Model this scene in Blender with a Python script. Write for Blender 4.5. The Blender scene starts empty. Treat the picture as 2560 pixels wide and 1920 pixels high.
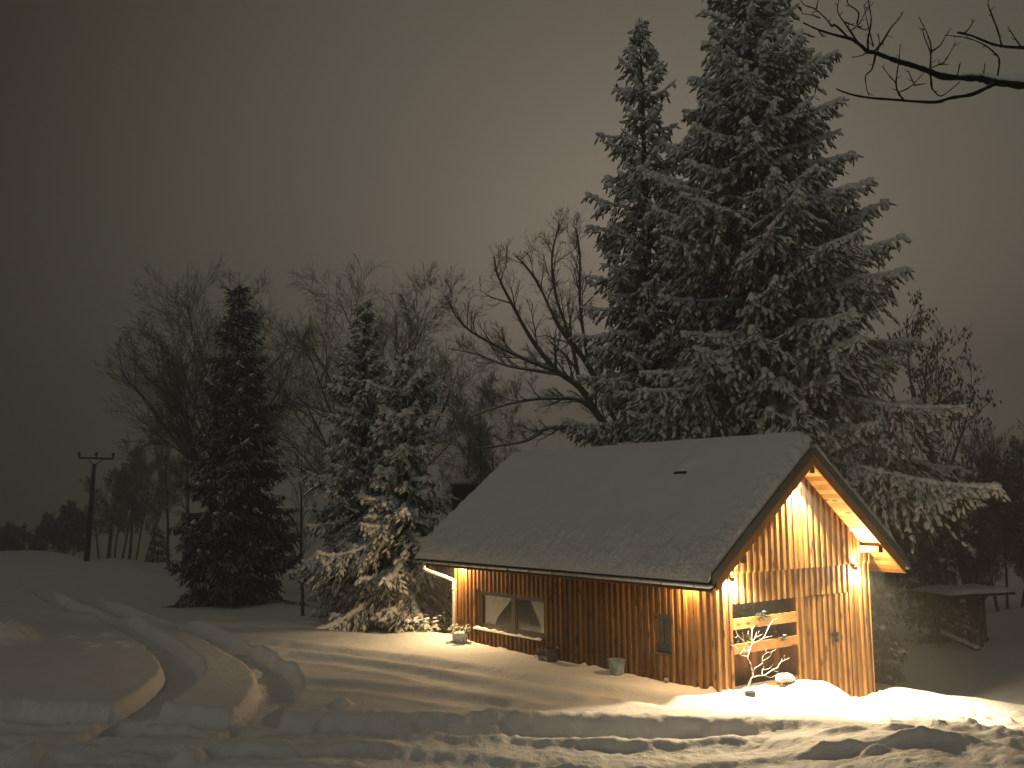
import bpy, math, random
import numpy as np
from mathutils import Matrix, Vector

# ------------------------------------------------------------------ camera
SC = bpy.context.scene
CAM = np.array([-15.129, -14.027, 3.9727])
YAW, PITCH, ROLL, FPX = -0.6249, 0.1131, -0.0148, 2456.49
_cy, _sy = math.cos(YAW), math.sin(YAW)
AX_F = np.array([-_sy * math.cos(PITCH), _cy * math.cos(PITCH), math.sin(PITCH)])
_r = np.array([_cy, _sy, 0.0]); _u = np.cross(_r, AX_F)
_c, _s = math.cos(ROLL), math.sin(ROLL)
AX_R = _r * _c + _u * _s
AX_U = -_r * _s + _u * _c
cd = bpy.data.cameras.new("camera"); cam = bpy.data.objects.new("camera", cd)
SC.collection.objects.link(cam); SC.camera = cam
cd.sensor_width = 36.0; cd.lens = 36.0 * FPX / 2560.0
cd.clip_start = 0.1; cd.clip_end = 2000.0
cam.matrix_world = Matrix([[AX_R[0], AX_U[0], -AX_F[0], CAM[0]], [AX_R[1], AX_U[1], -AX_F[1], CAM[1]],
                           [AX_R[2], AX_U[2], -AX_F[2], CAM[2]], [0, 0, 0, 1]])

# ------------------------------------------------------------------ sky, exposure
W = bpy.data.worlds.new("World"); SC.world = W; W.use_nodes = True
nt = W.node_tree; nt.nodes.clear()
def N(t, typ, **kw):
    n = t.nodes.new(typ)
    for k, v in kw.items(): setattr(n, k, v)
    return n
wo = N(nt, "ShaderNodeOutputWorld"); bg = N(nt, "ShaderNodeBackground")
tc = N(nt, "ShaderNodeTexCoord"); nrm = N(nt, "ShaderNodeVectorMath", operation="NORMALIZE")
dot = N(nt, "ShaderNodeVectorMath", operation="DOT_PRODUCT")
dot.inputs[1].default_value = (0.70, 0.70, 0.16)        # a town's glow on the low cloud
ramp = N(nt, "ShaderNodeValToRGB")
cr = ramp.color_ramp; cr.interpolation = "B_SPLINE"
cr.elements[0].position = 0.0; cr.elements[0].color = (0.022, 0.020, 0.0145, 1)
cr.elements[1].position = 1.0; cr.elements[1].color = (0.285, 0.236, 0.183, 1)
for p, c in ((0.30, (0.034, 0.029, 0.0185)), (0.55, (0.066, 0.060, 0.043)), (0.76, (0.108, 0.098, 0.072)), (0.90, (0.152, 0.131, 0.100))):
    e = cr.elements.new(p); e.color = (*c, 1)
mr = N(nt, "ShaderNodeMapRange"); mr.inputs[1].default_value = 0.70
nz = N(nt, "ShaderNodeTexNoise"); nz.inputs["Scale"].default_value = 2.2; nz.inputs["Detail"].default_value = 3
mz = N(nt, "ShaderNodeMath", operation="MULTIPLY_ADD"); mz.inputs[1].default_value = 0.02; mz.inputs[2].default_value = -0.01
ad = N(nt, "ShaderNodeMath", operation="ADD")
sz_ = N(nt, "ShaderNodeSeparateXYZ"); zr = N(nt, "ShaderNodeMapRange", interpolation_type="SMOOTHSTEP")
zr.inputs[1].default_value = 0.46; zr.inputs[2].default_value = 0.80
zm = N(nt, "ShaderNodeMix", data_type="RGBA"); zm.inputs[7].default_value = (0.016, 0.0155, 0.0135, 1)   # low cloud overhead
L = nt.links.new
# unseen sky glow added behind the viewpoint to lighten roof and trees
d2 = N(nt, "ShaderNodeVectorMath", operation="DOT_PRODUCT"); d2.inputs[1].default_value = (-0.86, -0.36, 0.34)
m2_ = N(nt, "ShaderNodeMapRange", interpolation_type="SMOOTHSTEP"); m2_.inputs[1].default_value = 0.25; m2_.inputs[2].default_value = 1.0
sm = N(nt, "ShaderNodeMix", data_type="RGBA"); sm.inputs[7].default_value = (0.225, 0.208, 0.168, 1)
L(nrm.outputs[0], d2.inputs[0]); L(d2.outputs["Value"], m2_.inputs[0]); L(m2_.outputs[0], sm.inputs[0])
L(tc.outputs["Generated"], nrm.inputs[0]); L(nrm.outputs[0], dot.inputs[0]); L(dot.outputs["Value"], mr.inputs[0])
L(nrm.outputs[0], nz.inputs["Vector"]); L(nz.outputs[0], mz.inputs[0]); L(mr.outputs[0], ad.inputs[0]); L(mz.outputs[0], ad.inputs[1])
L(nrm.outputs[0], sz_.inputs[0]); L(sz_.outputs[2], zr.inputs[0]); L(zr.outputs[0], zm.inputs[0])
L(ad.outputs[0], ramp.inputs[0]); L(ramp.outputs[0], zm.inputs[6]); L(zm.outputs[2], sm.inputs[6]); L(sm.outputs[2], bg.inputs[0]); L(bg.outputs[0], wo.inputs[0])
bg.inputs[1].default_value = 1.16
SC.view_settings.view_transform = "Standard"; SC.view_settings.look = "None"
SC.view_settings.exposure = 0.0; SC.view_settings.gamma = 1.0; SC.view_settings.use_curve_mapping = False
SC.render.engine = "CYCLES"
cyc = SC.cycles
cyc.use_denoising = True; cyc.denoiser = "OPENIMAGEDENOISE"
cyc.max_bounces = 8; cyc.diffuse_bounces = 4; cyc.glossy_bounces = 3; cyc.transmission_bounces = 4; cyc.volume_bounces = 0
cyc.transparent_max_bounces = 6; cyc.sample_clamp_indirect = 3.0; cyc.caustics_reflective = False; cyc.caustics_refractive = False
LAMP = 5.0                                               # common factor on the cabin's lamps
WARM = (1.0, 0.76, 0.44)

# ------------------------------------------------------------------ photo pixel -> point (where things stand)
def ray(px, py): return (px - 1280) / FPX * AX_R - (py - 960) / FPX * AX_U + AX_F
def at_z(px, py, z): d = ray(px, py); return CAM + (z - CAM[2]) / d[2] * d
def at_x(px, py, x): d = ray(px, py); return CAM + (x - CAM[0]) / d[0] * d
def at_y(px, py, y): d = ray(px, py); return CAM + (y - CAM[1]) / d[1] * d
def at_t(px, py, t): return CAM + t * ray(px, py)
H_R = np.array([_cy, _sy]); H_F = np.array([-_sy, _cy])

# ------------------------------------------------------------------ materials
def mat(name, rough=0.7, metal=0.0):
    m = bpy.data.materials.new(name); m.use_nodes = True
    b = m.node_tree.nodes["Principled BSDF"]
    b.inputs["Roughness"].default_value = rough; b.inputs["Metallic"].default_value = metal
    return m, m.node_tree, b
def coords(t, scale=(1, 1, 1)):
    c = N(t, "ShaderNodeTexCoord"); mp = N(t, "ShaderNodeMapping"); mp.inputs["Scale"].default_value = scale
    t.links.new(c.outputs["Object"], mp.inputs[0]); return mp.outputs[0]
def noise(t, vec, scale, detail=4, rough=0.55):
    n = N(t, "ShaderNodeTexNoise"); n.inputs["Scale"].default_value = scale; n.inputs["Detail"].default_value = detail
    n.inputs["Roughness"].default_value = rough; t.links.new(vec, n.inputs["Vector"]); return n.outputs[0]
def rampn(t, fac, stops):
    r = N(t, "ShaderNodeValToRGB"); e = r.color_ramp.elements
    while len(e) < len(stops): e.new(0.5)
    for i, (p, c) in enumerate(stops): e[i].position = p; e[i].color = (*c, 1) if len(c) == 3 else c
    t.links.new(fac, r.inputs[0]); return r.outputs[0]
def mixc(t, fac, a, b):
    m = N(t, "ShaderNodeMix", data_type="RGBA")
    for s, v in ((0, fac), (6, a), (7, b)):
        if isinstance(v, (int, float)): m.inputs[s].default_value = v
        elif isinstance(v, tuple): m.inputs[s].default_value = (*v, 1)
        else: t.links.new(v, m.inputs[s])
    return m.outputs[2]
def math_(t, op, a, b=None):
    m = N(t, "ShaderNodeMath", operation=op)
    for i, v in enumerate((a, b)):
        if v is None: continue
        if isinstance(v, (int, float)): m.inputs[i].default_value = v
        else: t.links.new(v, m.inputs[i])
    return m.outputs[0]
def bump(t, b, h, strength, dist):
    n = N(t, "ShaderNodeBump"); n.inputs["Strength"].default_value = strength; n.inputs["Distance"].default_value = dist
    t.links.new(h, n.inputs["Height"]); t.links.new(n.outputs[0], b.inputs["Normal"])
def plain(name, col, rough=0.6, metal=0.0, var=0.25, scale=6.0, bstr=0.2):
    m, t, b = mat(name, rough, metal)
    n = noise(t, coords(t), scale, 5)
    lo = tuple(max(0, c * (1 - var)) for c in col); hi = tuple(min(1, c * (1 + var)) for c in col)
    t.links.new(rampn(t, n, ((0.3, lo), (0.7, hi))), b.inputs["Base Color"])
    if bstr: bump(t, b, noise(t, coords(t), scale * 8, 3), bstr, 0.01)
    return m
def snow_mat(name, bumps, col=(0.84, 0.85, 0.87), edge=False):
    m, t, b = mat(name, 0.65)
    v = coords(t)
    n = noise(t, v, 1.3, 4)
    lo = tuple(c * 0.95 for c in col)
    t.links.new(rampn(t, n, ((0.35, lo), (0.65, col))), b.inputs["Base Color"])
    h = None
    for sc, w in bumps:
        x = math_(t, "MULTIPLY", noise(t, v, sc, 3, 0.5), w)
        h = x if h is None else math_(t, "ADD", h, x)
    if edge: h = math_(t, "MULTIPLY", h, N(t, "ShaderNodeAttribute", attribute_name="tint").outputs["Fac"])
    bump(t, b, h, 1.0, 1.0)
    b.inputs["Specular IOR Level"].default_value = 0.2
    return m
def wood_mat(name, dark, mid, light, axis="z", knots=True, rough=0.62):
    m, t, b = mat(name, rough)
    sc = {"z": (14, 14, 0.9), "x": (0.9, 14, 14), "y": (14, 0.9, 14)}[axis]
    at = N(t, "ShaderNodeAttribute", attribute_name="tint")
    c0 = N(t, "ShaderNodeTexCoord"); off = N(t, "ShaderNodeVectorMath", operation="MULTIPLY_ADD")
    t.links.new(at.outputs["Fac"], off.inputs[0]); off.inputs[1].default_value = (13.7, 7.3, 19.1)
    t.links.new(c0.outputs["Object"], off.inputs[2])
    mp = N(t, "ShaderNodeMapping"); mp.inputs["Scale"].default_value = sc
    t.links.new(off.outputs[0], mp.inputs[0])
    g = noise(t, mp.outputs[0], 3.0, 6, 0.65)
    base = rampn(t, g, ((0.25, dark), (0.5, mid), (0.78, light)))
    tint = rampn(t, at.outputs["Fac"], ((0.0, (0.50, 0.43, 0.35)), (0.5, (0.80, 0.76, 0.70)), (1.0, (1.70, 1.68, 1.50))))
    mul = N(t, "ShaderNodeMix", data_type="RGBA", blend_type="MULTIPLY"); mul.inputs[0].default_value = 1.0
    t.links.new(base, mul.inputs[6]); t.links.new(tint, mul.inputs[7]); out = mul.outputs[2]
    if knots:
        vm = N(t, "ShaderNodeMapping"); vm.inputs["Scale"].default_value = tuple(6.0 if s > 1 else 2.6 for s in sc)
        t.links.new(off.outputs[0], vm.inputs[0])
        vo = N(t, "ShaderNodeTexVoronoi"); vo.inputs["Scale"].default_value = 1.0; t.links.new(vm.outputs[0], vo.inputs["Vector"])
        k = rampn(t, vo.outputs["Distance"], ((0.15, (1, 1, 1)), (0.30, (0, 0, 0))))
        out = mixc(t, math_(t, "MULTIPLY", k, 0.9), out, (0.07, 0.022, 0.008))
        # weather stains and wide tone drift along the boards
        st = rampn(t, noise(t, coords(t, (1.2, 1.2, 0.5)), 2.2, 4), ((0.36, (0.60, 0.54, 0.47)), (0.62, (1, 1, 1))))
        m2 = N(t, "ShaderNodeMix", data_type="RGBA", blend_type="MULTIPLY"); m2.inputs[0].default_value = 0.8
        t.links.new(out, m2.inputs[6]); t.links.new(st, m2.inputs[7]); out = m2.outputs[2]
    t.links.new(out, b.inputs["Base Color"])
    bump(t, b, g, 0.35, 0.006)
    b.inputs["Specular IOR Level"].default_value = 0.25
    return m
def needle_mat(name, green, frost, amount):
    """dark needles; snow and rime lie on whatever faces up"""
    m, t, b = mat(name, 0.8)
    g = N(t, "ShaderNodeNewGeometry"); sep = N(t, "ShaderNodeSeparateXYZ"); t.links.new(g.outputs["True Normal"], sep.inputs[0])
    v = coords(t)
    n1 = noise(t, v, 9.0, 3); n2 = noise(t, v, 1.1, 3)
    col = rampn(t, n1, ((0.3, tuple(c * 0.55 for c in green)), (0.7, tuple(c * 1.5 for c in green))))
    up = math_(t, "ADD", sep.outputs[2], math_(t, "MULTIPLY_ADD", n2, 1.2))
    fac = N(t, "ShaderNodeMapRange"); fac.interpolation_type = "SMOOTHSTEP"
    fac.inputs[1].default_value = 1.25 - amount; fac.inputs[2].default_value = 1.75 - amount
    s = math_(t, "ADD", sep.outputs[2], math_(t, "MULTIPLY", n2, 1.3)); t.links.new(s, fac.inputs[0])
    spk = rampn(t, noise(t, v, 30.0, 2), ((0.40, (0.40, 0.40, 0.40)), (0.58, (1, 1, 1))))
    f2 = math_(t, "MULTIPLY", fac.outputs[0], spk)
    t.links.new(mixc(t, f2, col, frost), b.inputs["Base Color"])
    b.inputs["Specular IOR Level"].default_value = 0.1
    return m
def bark_mat(name, col, frost=0.0):
    m, t, b = mat(name, 0.9)
    n = noise(t, coords(t, (6, 6, 1.5)), 3.0, 5)
    c = rampn(t, n, ((0.3, tuple(x * 0.5 for x in col)), (0.7, tuple(x * 1.4 for x in col))))
    if frost:
        g = N(t, "ShaderNodeNewGeometry"); sep = N(t, "ShaderNodeSeparateXYZ"); t.links.new(g.outputs["True Normal"], sep.inputs[0])
        f = rampn(t, math_(t, "ADD", sep.outputs[2], math_(t, "MULTIPLY", n, 0.3)), ((0.62, (0, 0, 0)), (0.9, (1, 1, 1))))
        c = mixc(t, math_(t, "MULTIPLY", f, frost), c, (0.75, 0.76, 0.78))
    t.links.new(c, b.inputs["Base Color"])
    bump(t, b, n, 0.5, 0.02)
    return m

M = {}
M["snow"] = snow_mat("snow_ground", ((1.7, 0.05), (6.0, 0.020), (24.0, 0.011), (80.0, 0.004)))
M["roof_snow"] = snow_mat("snow_roof", ((3.5, 0.012), (13.0, 0.075), (34.0, 0.02)), edge=True)
M["clump"] = snow_mat("snow_clump", ((18.0, 0.012),))
M["wall"] = wood_mat("larch_cladding", (0.150, 0.072, 0.020), (0.25, 0.132, 0.044), (0.36, 0.212, 0.088))
M["trim"] = wood_mat("larch_trim", (0.40, 0.205, 0.075), (0.52, 0.285, 0.115), (0.62, 0.37, 0.165), axis="x")
M["soffit"] = wood_mat("spruce_soffit", (0.46, 0.24, 0.08), (0.58, 0.33, 0.12), (0.66, 0.40, 0.165), axis="y")
M["beam"] = wood_mat("beam_wood", (0.34, 0.18, 0.07), (0.45, 0.25, 0.10), (0.52, 0.31, 0.14), axis="y", knots=False)
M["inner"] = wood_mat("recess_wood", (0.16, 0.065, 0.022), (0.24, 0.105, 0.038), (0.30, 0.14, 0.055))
M["endgrain"] = plain("end_grain", (0.07, 0.045, 0.028), 0.85)
M["metal"] = plain("anthracite_sheet", (0.060, 0.060, 0.058), 0.5, 0.0, 0.2, 9, 0.05)
M["gutter"] = plain("zinc_gutter", (0.36, 0.37, 0.37), 0.42, 0.35, 0.2, 7, 0.05)
M["pipe"] = plain("zinc_pipe", (0.52, 0.53, 0.53), 0.4, 0.25, 0.18, 7, 0.05)
M["frame"] = plain("window_frame_grey", (0.135, 0.132, 0.126), 0.5, 0.0, 0.12, 12, 0.05)
M["black"] = plain("black_steel", (0.006, 0.006, 0.006), 0.5, 0.2, 0.2, 10, 0.05)
M["dark_room"] = plain("dark_interior", (0.05, 0.043, 0.036), 0.9)
M["curtain"] = plain("white_voile", (0.82, 0.84, 0.76), 0.9, 0, 0.05, 30, 0.1)
M["pot_blue"] = plain("blue_glaze", (0.22, 0.30, 0.36), 0.25, 0, 0.5, 9, 0.1)
M["pot_grey"] = plain("marbled_grey_glaze", (0.40, 0.45, 0.50), 0.35, 0, 0.7, 14, 0.1)
M["pot_dark"] = plain("dark_glaze", (0.05, 0.055, 0.06), 0.3, 0, 0.4, 9, 0.1)
M["soil"] = plain("soil", (0.02, 0.015, 0.011), 0.95)
M["leaf"] = needle_mat("evergreen_leaf", (0.10, 0.15, 0.055), (0.80, 0.82, 0.80), 0.55)
M["leaf_dark"] = needle_mat("dark_leaf", (0.022, 0.045, 0.028), (0.70, 0.73, 0.75), 0.12)
M["leaf_plain"] = plain("matt_leaf", (0.020, 0.040, 0.024), .7, 0, .5, 30)
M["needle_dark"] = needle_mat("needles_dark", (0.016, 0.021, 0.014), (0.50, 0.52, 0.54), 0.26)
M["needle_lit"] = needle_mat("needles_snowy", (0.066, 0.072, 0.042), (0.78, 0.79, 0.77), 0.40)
M["needle_big"] = needle_mat("needles_tall", (0.078, 0.080, 0.040), (0.72, 0.73, 0.69), 0.30)
M["needle_far"] = needle_mat("needles_far", (0.015, 0.018, 0.013), (0.35, 0.36, 0.37), 0.0)
M["bark"] = bark_mat("bark", (0.050, 0.040, 0.030), 0.45)
M["bark_dark"] = bark_mat("bark_dark", (0.022, 0.018, 0.014), 0.0)
M["twig"] = bark_mat("twigs", (0.125, 0.108, 0.086), 0.9)
M["twig_near"] = bark_mat("twigs_near", (0.012, 0.009, 0.007), 0.25)
M["frosty"] = bark_mat("snowy_twigs", (0.30, 0.24, 0.20), 1.0)
M["pole"] = plain("tarred_pole", (0.012, 0.010, 0.008), 0.9)
M["shed_wood"] = plain("dark_shed_boards", (0.03, 0.024, 0.018), 0.9)
M["stone"] = plain("stone", (0.30, 0.27, 0.22), 0.9)
m, t, b = mat("window_glass", 0.03)
b.inputs["Base Color"].default_value = (0.02, 0.02, 0.02, 1); b.inputs["Specular IOR Level"].default_value = 0.9
out = t.nodes["Material Output"]; tr = N(t, "ShaderNodeBsdfTransparent"); mx = N(t, "ShaderNodeMixShader")
gl = N(t, "ShaderNodeBsdfGlossy"); gl.inputs["Roughness"].default_value = 0.02
lw_ = N(t, "ShaderNodeLayerWeight"); lw_.inputs[0].default_value = 0.5
fx = math_(t, "ADD", math_(t, "MULTIPLY", math_(t, "POWER", lw_.outputs["Facing"], 2.2), 0.75), 0.06)
t.links.new(fx, mx.inputs[0]); t.links.new(tr.outputs[0], mx.inputs[1]); t.links.new(gl.outputs[0], mx.inputs[2])
t.links.new(mx.outputs[0], out.inputs["Surface"]); M["glass"] = m
m, t, b = mat("lamp_lens", 0.4)
b.inputs["Emission Color"].default_value = (1, 0.80, 0.5, 1); b.inputs["Emission Strength"].default_value = 20.0; M["lens"] = m

# ------------------------------------------------------------------ mesh helpers
def np_mesh(name, V, F, material, origin=(0, 0, 0), parent=None, tint=None, smooth=False):
    """V (n,3) world points; F list of int arrays (m,k)"""
    V = np.asarray(V, np.float32) - np.asarray(origin, np.float32)
    me = bpy.data.meshes.new(name)
    me.vertices.add(len(V)); me.vertices.foreach_set("co", V.ravel())
    F = [np.asarray(f, np.int32) for f in F if len(f)]
    li = np.concatenate([f.ravel() for f in F]); tot = np.concatenate([np.full(len(f), f.shape[1], np.int32) for f in F])
    st = np.concatenate([[0], np.cumsum(tot)[:-1]]).astype(np.int32)
    me.loops.add(len(li)); me.loops.foreach_set("vertex_index", li)
    me.polygons.add(len(tot)); me.polygons.foreach_set("loop_start", st); me.polygons.foreach_set("loop_total", tot)
    me.polygons.foreach_set("use_smooth", np.full(len(tot), smooth))
    if tint is not None:
        a = me.attributes.new("tint", "FLOAT", "POINT"); a.data.foreach_set("value", np.asarray(tint, np.float32))
    me.update(calc_edges=True); me.validate()
    me.materials.append(material)
    o = bpy.data.objects.new(name, me); SC.collection.objects.link(o)
    if parent is not None: o.parent = parent
    else: o.location = origin
    return o
ORG = {}
def thing(name, label, cat, loc, group=None):
    o = bpy.data.objects.new(name, None); SC.collection.objects.link(o)
    o.location = loc; o["label"] = label; o["category"] = cat; o.empty_display_size = 0.2
    if group: o["group"] = group
    ORG[o.name] = tuple(loc); return o
def tag(o, label, cat, group=None):
    o["label"] = label; o["category"] = cat
    if group: o["group"] = group
    return o
def root_of(p):
    while p.parent is not None: p = p.parent
    return p
def part(name, mb, material, parent, smooth=False, label=None):
    org = ORG[root_of(parent).name]
    o = mb.build(name, material, org, parent, smooth)
    if label: o["label"] = label
    return o
class MB:
    def __init__(s): s.v = []; s.q = []; s.t = []; s.tint = []; s.n = 0
    def add(s, V, Q=(), T=(), tint=None):
        V = np.asarray(V, float).reshape(-1, 3)
        tint = random.random() if tint is None else tint
        s.v.append(V); s.tint.append(np.full(len(V), tint))
        if len(Q): s.q.append(np.asarray(Q, int) + s.n)
        if len(T): s.t.append(np.asarray(T, int) + s.n)
        s.n += len(V); return s
    def hexa(s, p, tint=None):      # p: 8 points, bottom loop then top loop
        return s.add(p, [(3, 2, 1, 0), (4, 5, 6, 7), (0, 1, 5, 4), (1, 2, 6, 5), (2, 3, 7, 6), (3, 0, 4, 7)], tint=tint)
    def box(s, x0, x1, y0, y1, z0, z1, tint=None):
        return s.hexa([(x0, y0, z0), (x1, y0, z0), (x1, y1, z0), (x0, y1, z0), (x0, y0, z1), (x1, y0, z1), (x1, y1, z1), (x0, y1, z1)], tint)
    def bar(s, a, b, w, h, up=(0, 0, 1), tint=None):
        a = np.array(a, float); b = np.array(b, float); d = b - a; d /= np.linalg.norm(d)
        sd = np.cross(d, up); sd /= np.linalg.norm(sd); uu = np.cross(sd, d)
        P = []
        for e in (-h / 2, h / 2):
            for q, f in ((a, -1), (a, 1), (b, 1), (b, -1)): P.append(q + sd * f * w / 2 + uu * e)
        return s.hexa(P, tint)
    def tube(s, pts, rad, k=8, cap=True, tint=None):
        pts = np.asarray(pts, float); n = len(pts)
        rad = np.full(n, rad, float) if np.isscalar(rad) else np.asarray(rad, float)
        tg = np.gradient(pts, axis=0); tg /= np.linalg.norm(tg, axis=1)[:, None] + 1e-9
        ref = np.array([0, 0, 1.0]) if abs(tg[0][2]) < 0.9 else np.array([1.0, 0, 0])
        V = []; sd = np.cross(tg[0], ref); sd /= np.linalg.norm(sd)
        for i in range(n):
            sd = sd - tg[i] * (sd @ tg[i]); sd /= np.linalg.norm(sd) + 1e-9
            uu = np.cross(tg[i], sd)
            for j in range(k):
                a = 2 * math.pi * j / k; V.append(pts[i] + rad[i] * (math.cos(a) * sd + math.sin(a) * uu))
        Q = [(i * k + j, i * k + (j + 1) % k, (i + 1) * k + (j + 1) % k, (i + 1) * k + j) for i in range(n - 1) for j in range(k)]
        T = []
        if cap:
            V += [pts[0], pts[-1]]; c0, c1 = n * k, n * k + 1
            T = [(c0, (j + 1) % k, j) for j in range(k)] + [(c1, (n - 1) * k + j, (n - 1) * k + (j + 1) % k) for j in range(k)]
        return s.add(V, Q, T, tint)
    def lathe(s, c, prof, k=20, tint=None):
        c = np.array(c, float); V = [c + (r * math.cos(2 * math.pi * j / k), r * math.sin(2 * math.pi * j / k), z) for r, z in prof for j in range(k)]
        Q = [(i * k + j, i * k + (j + 1) % k, (i + 1) * k + (j + 1) % k, (i + 1) * k + j) for i in range(len(prof) - 1) for j in range(k)]
        return s.add(V, Q, tint=tint)
    def blob(s, c, r, seed=0, k=12, rings=8, rough=0.2, tint=None):
        rg = np.random.RandomState(seed); V = []
        for i in range(rings + 1):
            th = math.pi * i / rings
            for j in range(k):
                ph = 2 * math.pi * j / k
                f = 1 + rough * (math.sin(3 * ph + seed) * math.sin(2 * th + seed * 2) * 0.6 + (rg.rand() - 0.5) * 0.5 * (0 < i < rings))
                V.append((c[0] + r[0] * f * math.sin(th) * math.cos(ph), c[1] + r[1] * f * math.sin(th) * math.sin(ph), c[2] + r[2] * f * math.cos(th)))
        Q = [(i * k + j, i * k + (j + 1) % k, (i + 1) * k + (j + 1) % k, (i + 1) * k + j) for i in range(rings) for j in range(k)]
        return s.add(V, Q, tint=tint)
    def build(s, name, material, org=(0, 0, 0), parent=None, smooth=False):
        return np_mesh(name, np.concatenate(s.v), [np.concatenate(x) for x in (s.q, s.t) if x], material, org, parent, np.concatenate(s.tint), smooth)

def segs_mesh(P0, P1, R0, R1, k=4):
    """many separate tapered segments"""
    P0, P1 = np.asarray(P0, float), np.asarray(P1, float); R0, R1 = np.asarray(R0, float), np.asarray(R1, float)
    d = P1 - P0; d /= np.linalg.norm(d, axis=1)[:, None] + 1e-9
    ref = np.where(np.abs(d[:, 2:3]) < 0.9, np.array([[0, 0, 1.0]]), np.array([[1.0, 0, 0]]))
    sd = np.cross(d, ref); sd /= np.linalg.norm(sd, axis=1)[:, None] + 1e-9; uu = np.cross(sd, d)
    n = len(P0); V = np.empty((n, 2, k, 3))
    for j in range(k):
        a = 2 * math.pi * j / k; o = math.cos(a) * sd + math.sin(a) * uu
        V[:, 0, j] = P0 + o * R0[:, None]; V[:, 1, j] = P1 + o * R1[:, None]
    b = (np.arange(n) * 2 * k)[:, None]
    Q = np.concatenate([np.stack([b[:, 0] + j, b[:, 0] + (j + 1) % k, b[:, 0] + k + (j + 1) % k, b[:, 0] + k + j], 1) for j in range(k)])
    return V.reshape(-1, 3), [Q]
def spindles(P0, P1, R, flat=1.0, k=4, rng=None, sag=0.0):
    """many leaf-shaped fingers: pointed tips, two rings"""
    P0, P1 = np.asarray(P0, float), np.asarray(P1, float); R = np.asarray(R, float)
    d = P1 - P0; ln = np.linalg.norm(d, axis=1)[:, None] + 1e-9; d = d / ln
    ref = np.where(np.abs(d[:, 2:3]) < 0.95, np.array([[0, 0, 1.0]]), np.array([[1.0, 0, 0]]))
    sd = np.cross(d, ref); sd /= np.linalg.norm(sd, axis=1)[:, None] + 1e-9; uu = np.cross(sd, d)
    n = len(P0); V = np.empty((n, 2 * k + 2, 3)); tw = (rng.rand(n, 1) * 6.28 if rng is not None else np.zeros((n, 1)))
    for i, (f, rr) in enumerate(((0.28, 1.0), (0.68, 0.8))):
        c = P0 + (P1 - P0) * f; c[:, 2] += sag * ln[:, 0] * 0.12
        jit = (0.7 + 0.6 * rng.rand(n, k)) if rng is not None else np.ones((n, k))
        for j in range(k):
            a = 2 * math.pi * j / k + tw
            V[:, i * k + j] = c + (np.cos(a) * sd + np.sin(a) * uu * flat) * R[:, None] * rr * jit[:, j:j + 1]
    V[:, 2 * k] = P0; V[:, 2 * k + 1] = P1
    b = np.arange(n) * (2 * k + 2)
    Q = np.concatenate([np.stack([b + j, b + (j + 1) % k, b + k + (j + 1) % k, b + k + j], 1) for j in range(k)])
    T = np.concatenate([np.stack([b + 2 * k, b + (j + 1) % k, b + j], 1) for j in range(k)] + [np.stack([b + 2 * k + 1, b + k + j, b + k + (j + 1) % k], 1) for j in range(k)])
    return V.reshape(-1, 3), [Q, T]

# ------------------------------------------------------------------ terrain
_lat = np.random.RandomState(7).rand(256, 256)
def vnoise(x, y, seed=0):
    x = np.asarray(x, float) + seed * 17.3; y = np.asarray(y, float) + seed * 9.1
    xi = np.floor(x).astype(int); yi = np.floor(y).astype(int); fx = x - xi; fy = y - yi
    fx = fx * fx * fx * (fx * (fx * 6 - 15) + 10); fy = fy * fy * fy * (fy * (fy * 6 - 15) + 10)
    g = lambda a, b: _lat[a % 256, b % 256]
    return (g(xi, yi) * (1 - fx) + g(xi + 1, yi) * fx) * (1 - fy) + (g(xi, yi + 1) * (1 - fx) + g(xi + 1, yi + 1) * fx) * fy - 0.5
def fbm(x, y, seed=0, o=4):
    r = 0; a = 1
    for i in range(o): r = r + a * vnoise(x * 2 ** i, y * 2 ** i, seed + i * 3); a *= 0.5
    return r
def sst(a, b, x):
    t = np.clip((x - a) / (b - a), 0, 1); return t * t * (3 - 2 * t)
def pdist(x, y, P):
    d = np.full(np.shape(x), 1e9)
    for a, b in zip(P[:-1], P[1:]):
        ab = b - a; t = np.clip(((x - a[0]) * ab[0] + (y - a[1]) * ab[1]) / (ab @ ab), 0, 1)
        d = np.minimum(d, np.hypot(x - a[0] - t * ab[0], y - a[1] - t * ab[1]))
    return d
def smooth_path(P, n=6):
    P = np.array(P); out = []
    for i in range(len(P) - 1):
        p0 = P[max(i - 1, 0)]; p1 = P[i]; p2 = P[i + 1]; p3 = P[min(i + 2, len(P) - 1)]
        for t in np.arange(n) / n:
            out.append(0.5 * (2 * p1 + (p2 - p0) * t + (2 * p0 - 5 * p1 + 4 * p2 - p3) * t * t + (3 * p1 - p0 - 3 * p2 + p3) * t ** 3))
    out.append(P[-1]); return np.array(out)
def gpath(px, z): return smooth_path([at_z(a, b, z)[:2] for a, b in px])
TR1 = gpath([(120, 1478), (200, 1510), (278, 1545), (347, 1583), (417, 1627), (457, 1673), (428, 1719), (359, 1766), (270, 1815)], -0.1)
TR2 = gpath([(250, 1492), (340, 1524), (425, 1556), (521, 1592), (613, 1635), (677, 1673), (694, 1713), (677, 1760), (625, 1812)], -0.1)
OLD = [gpath(p, 0) for p in ([(560, 1597), (800, 1622), (1050, 1654), (1280, 1690), (1480, 1722), (1700, 1760)],
                             [(700, 1640), (900, 1660), (1150, 1705), (1400, 1755)], [(760, 1710), (980, 1725), (1240, 1765)])]
EDGE_PX = [(-400, 1738), (0, 1754), (197, 1757), (428, 1767), (555, 1778), (729, 1789), (926, 1792), (1280, 1793), (1413, 1793), (1702, 1799), (1888, 1803), (2090, 1804), (2300, 1812), (2900, 1830)]
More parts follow.
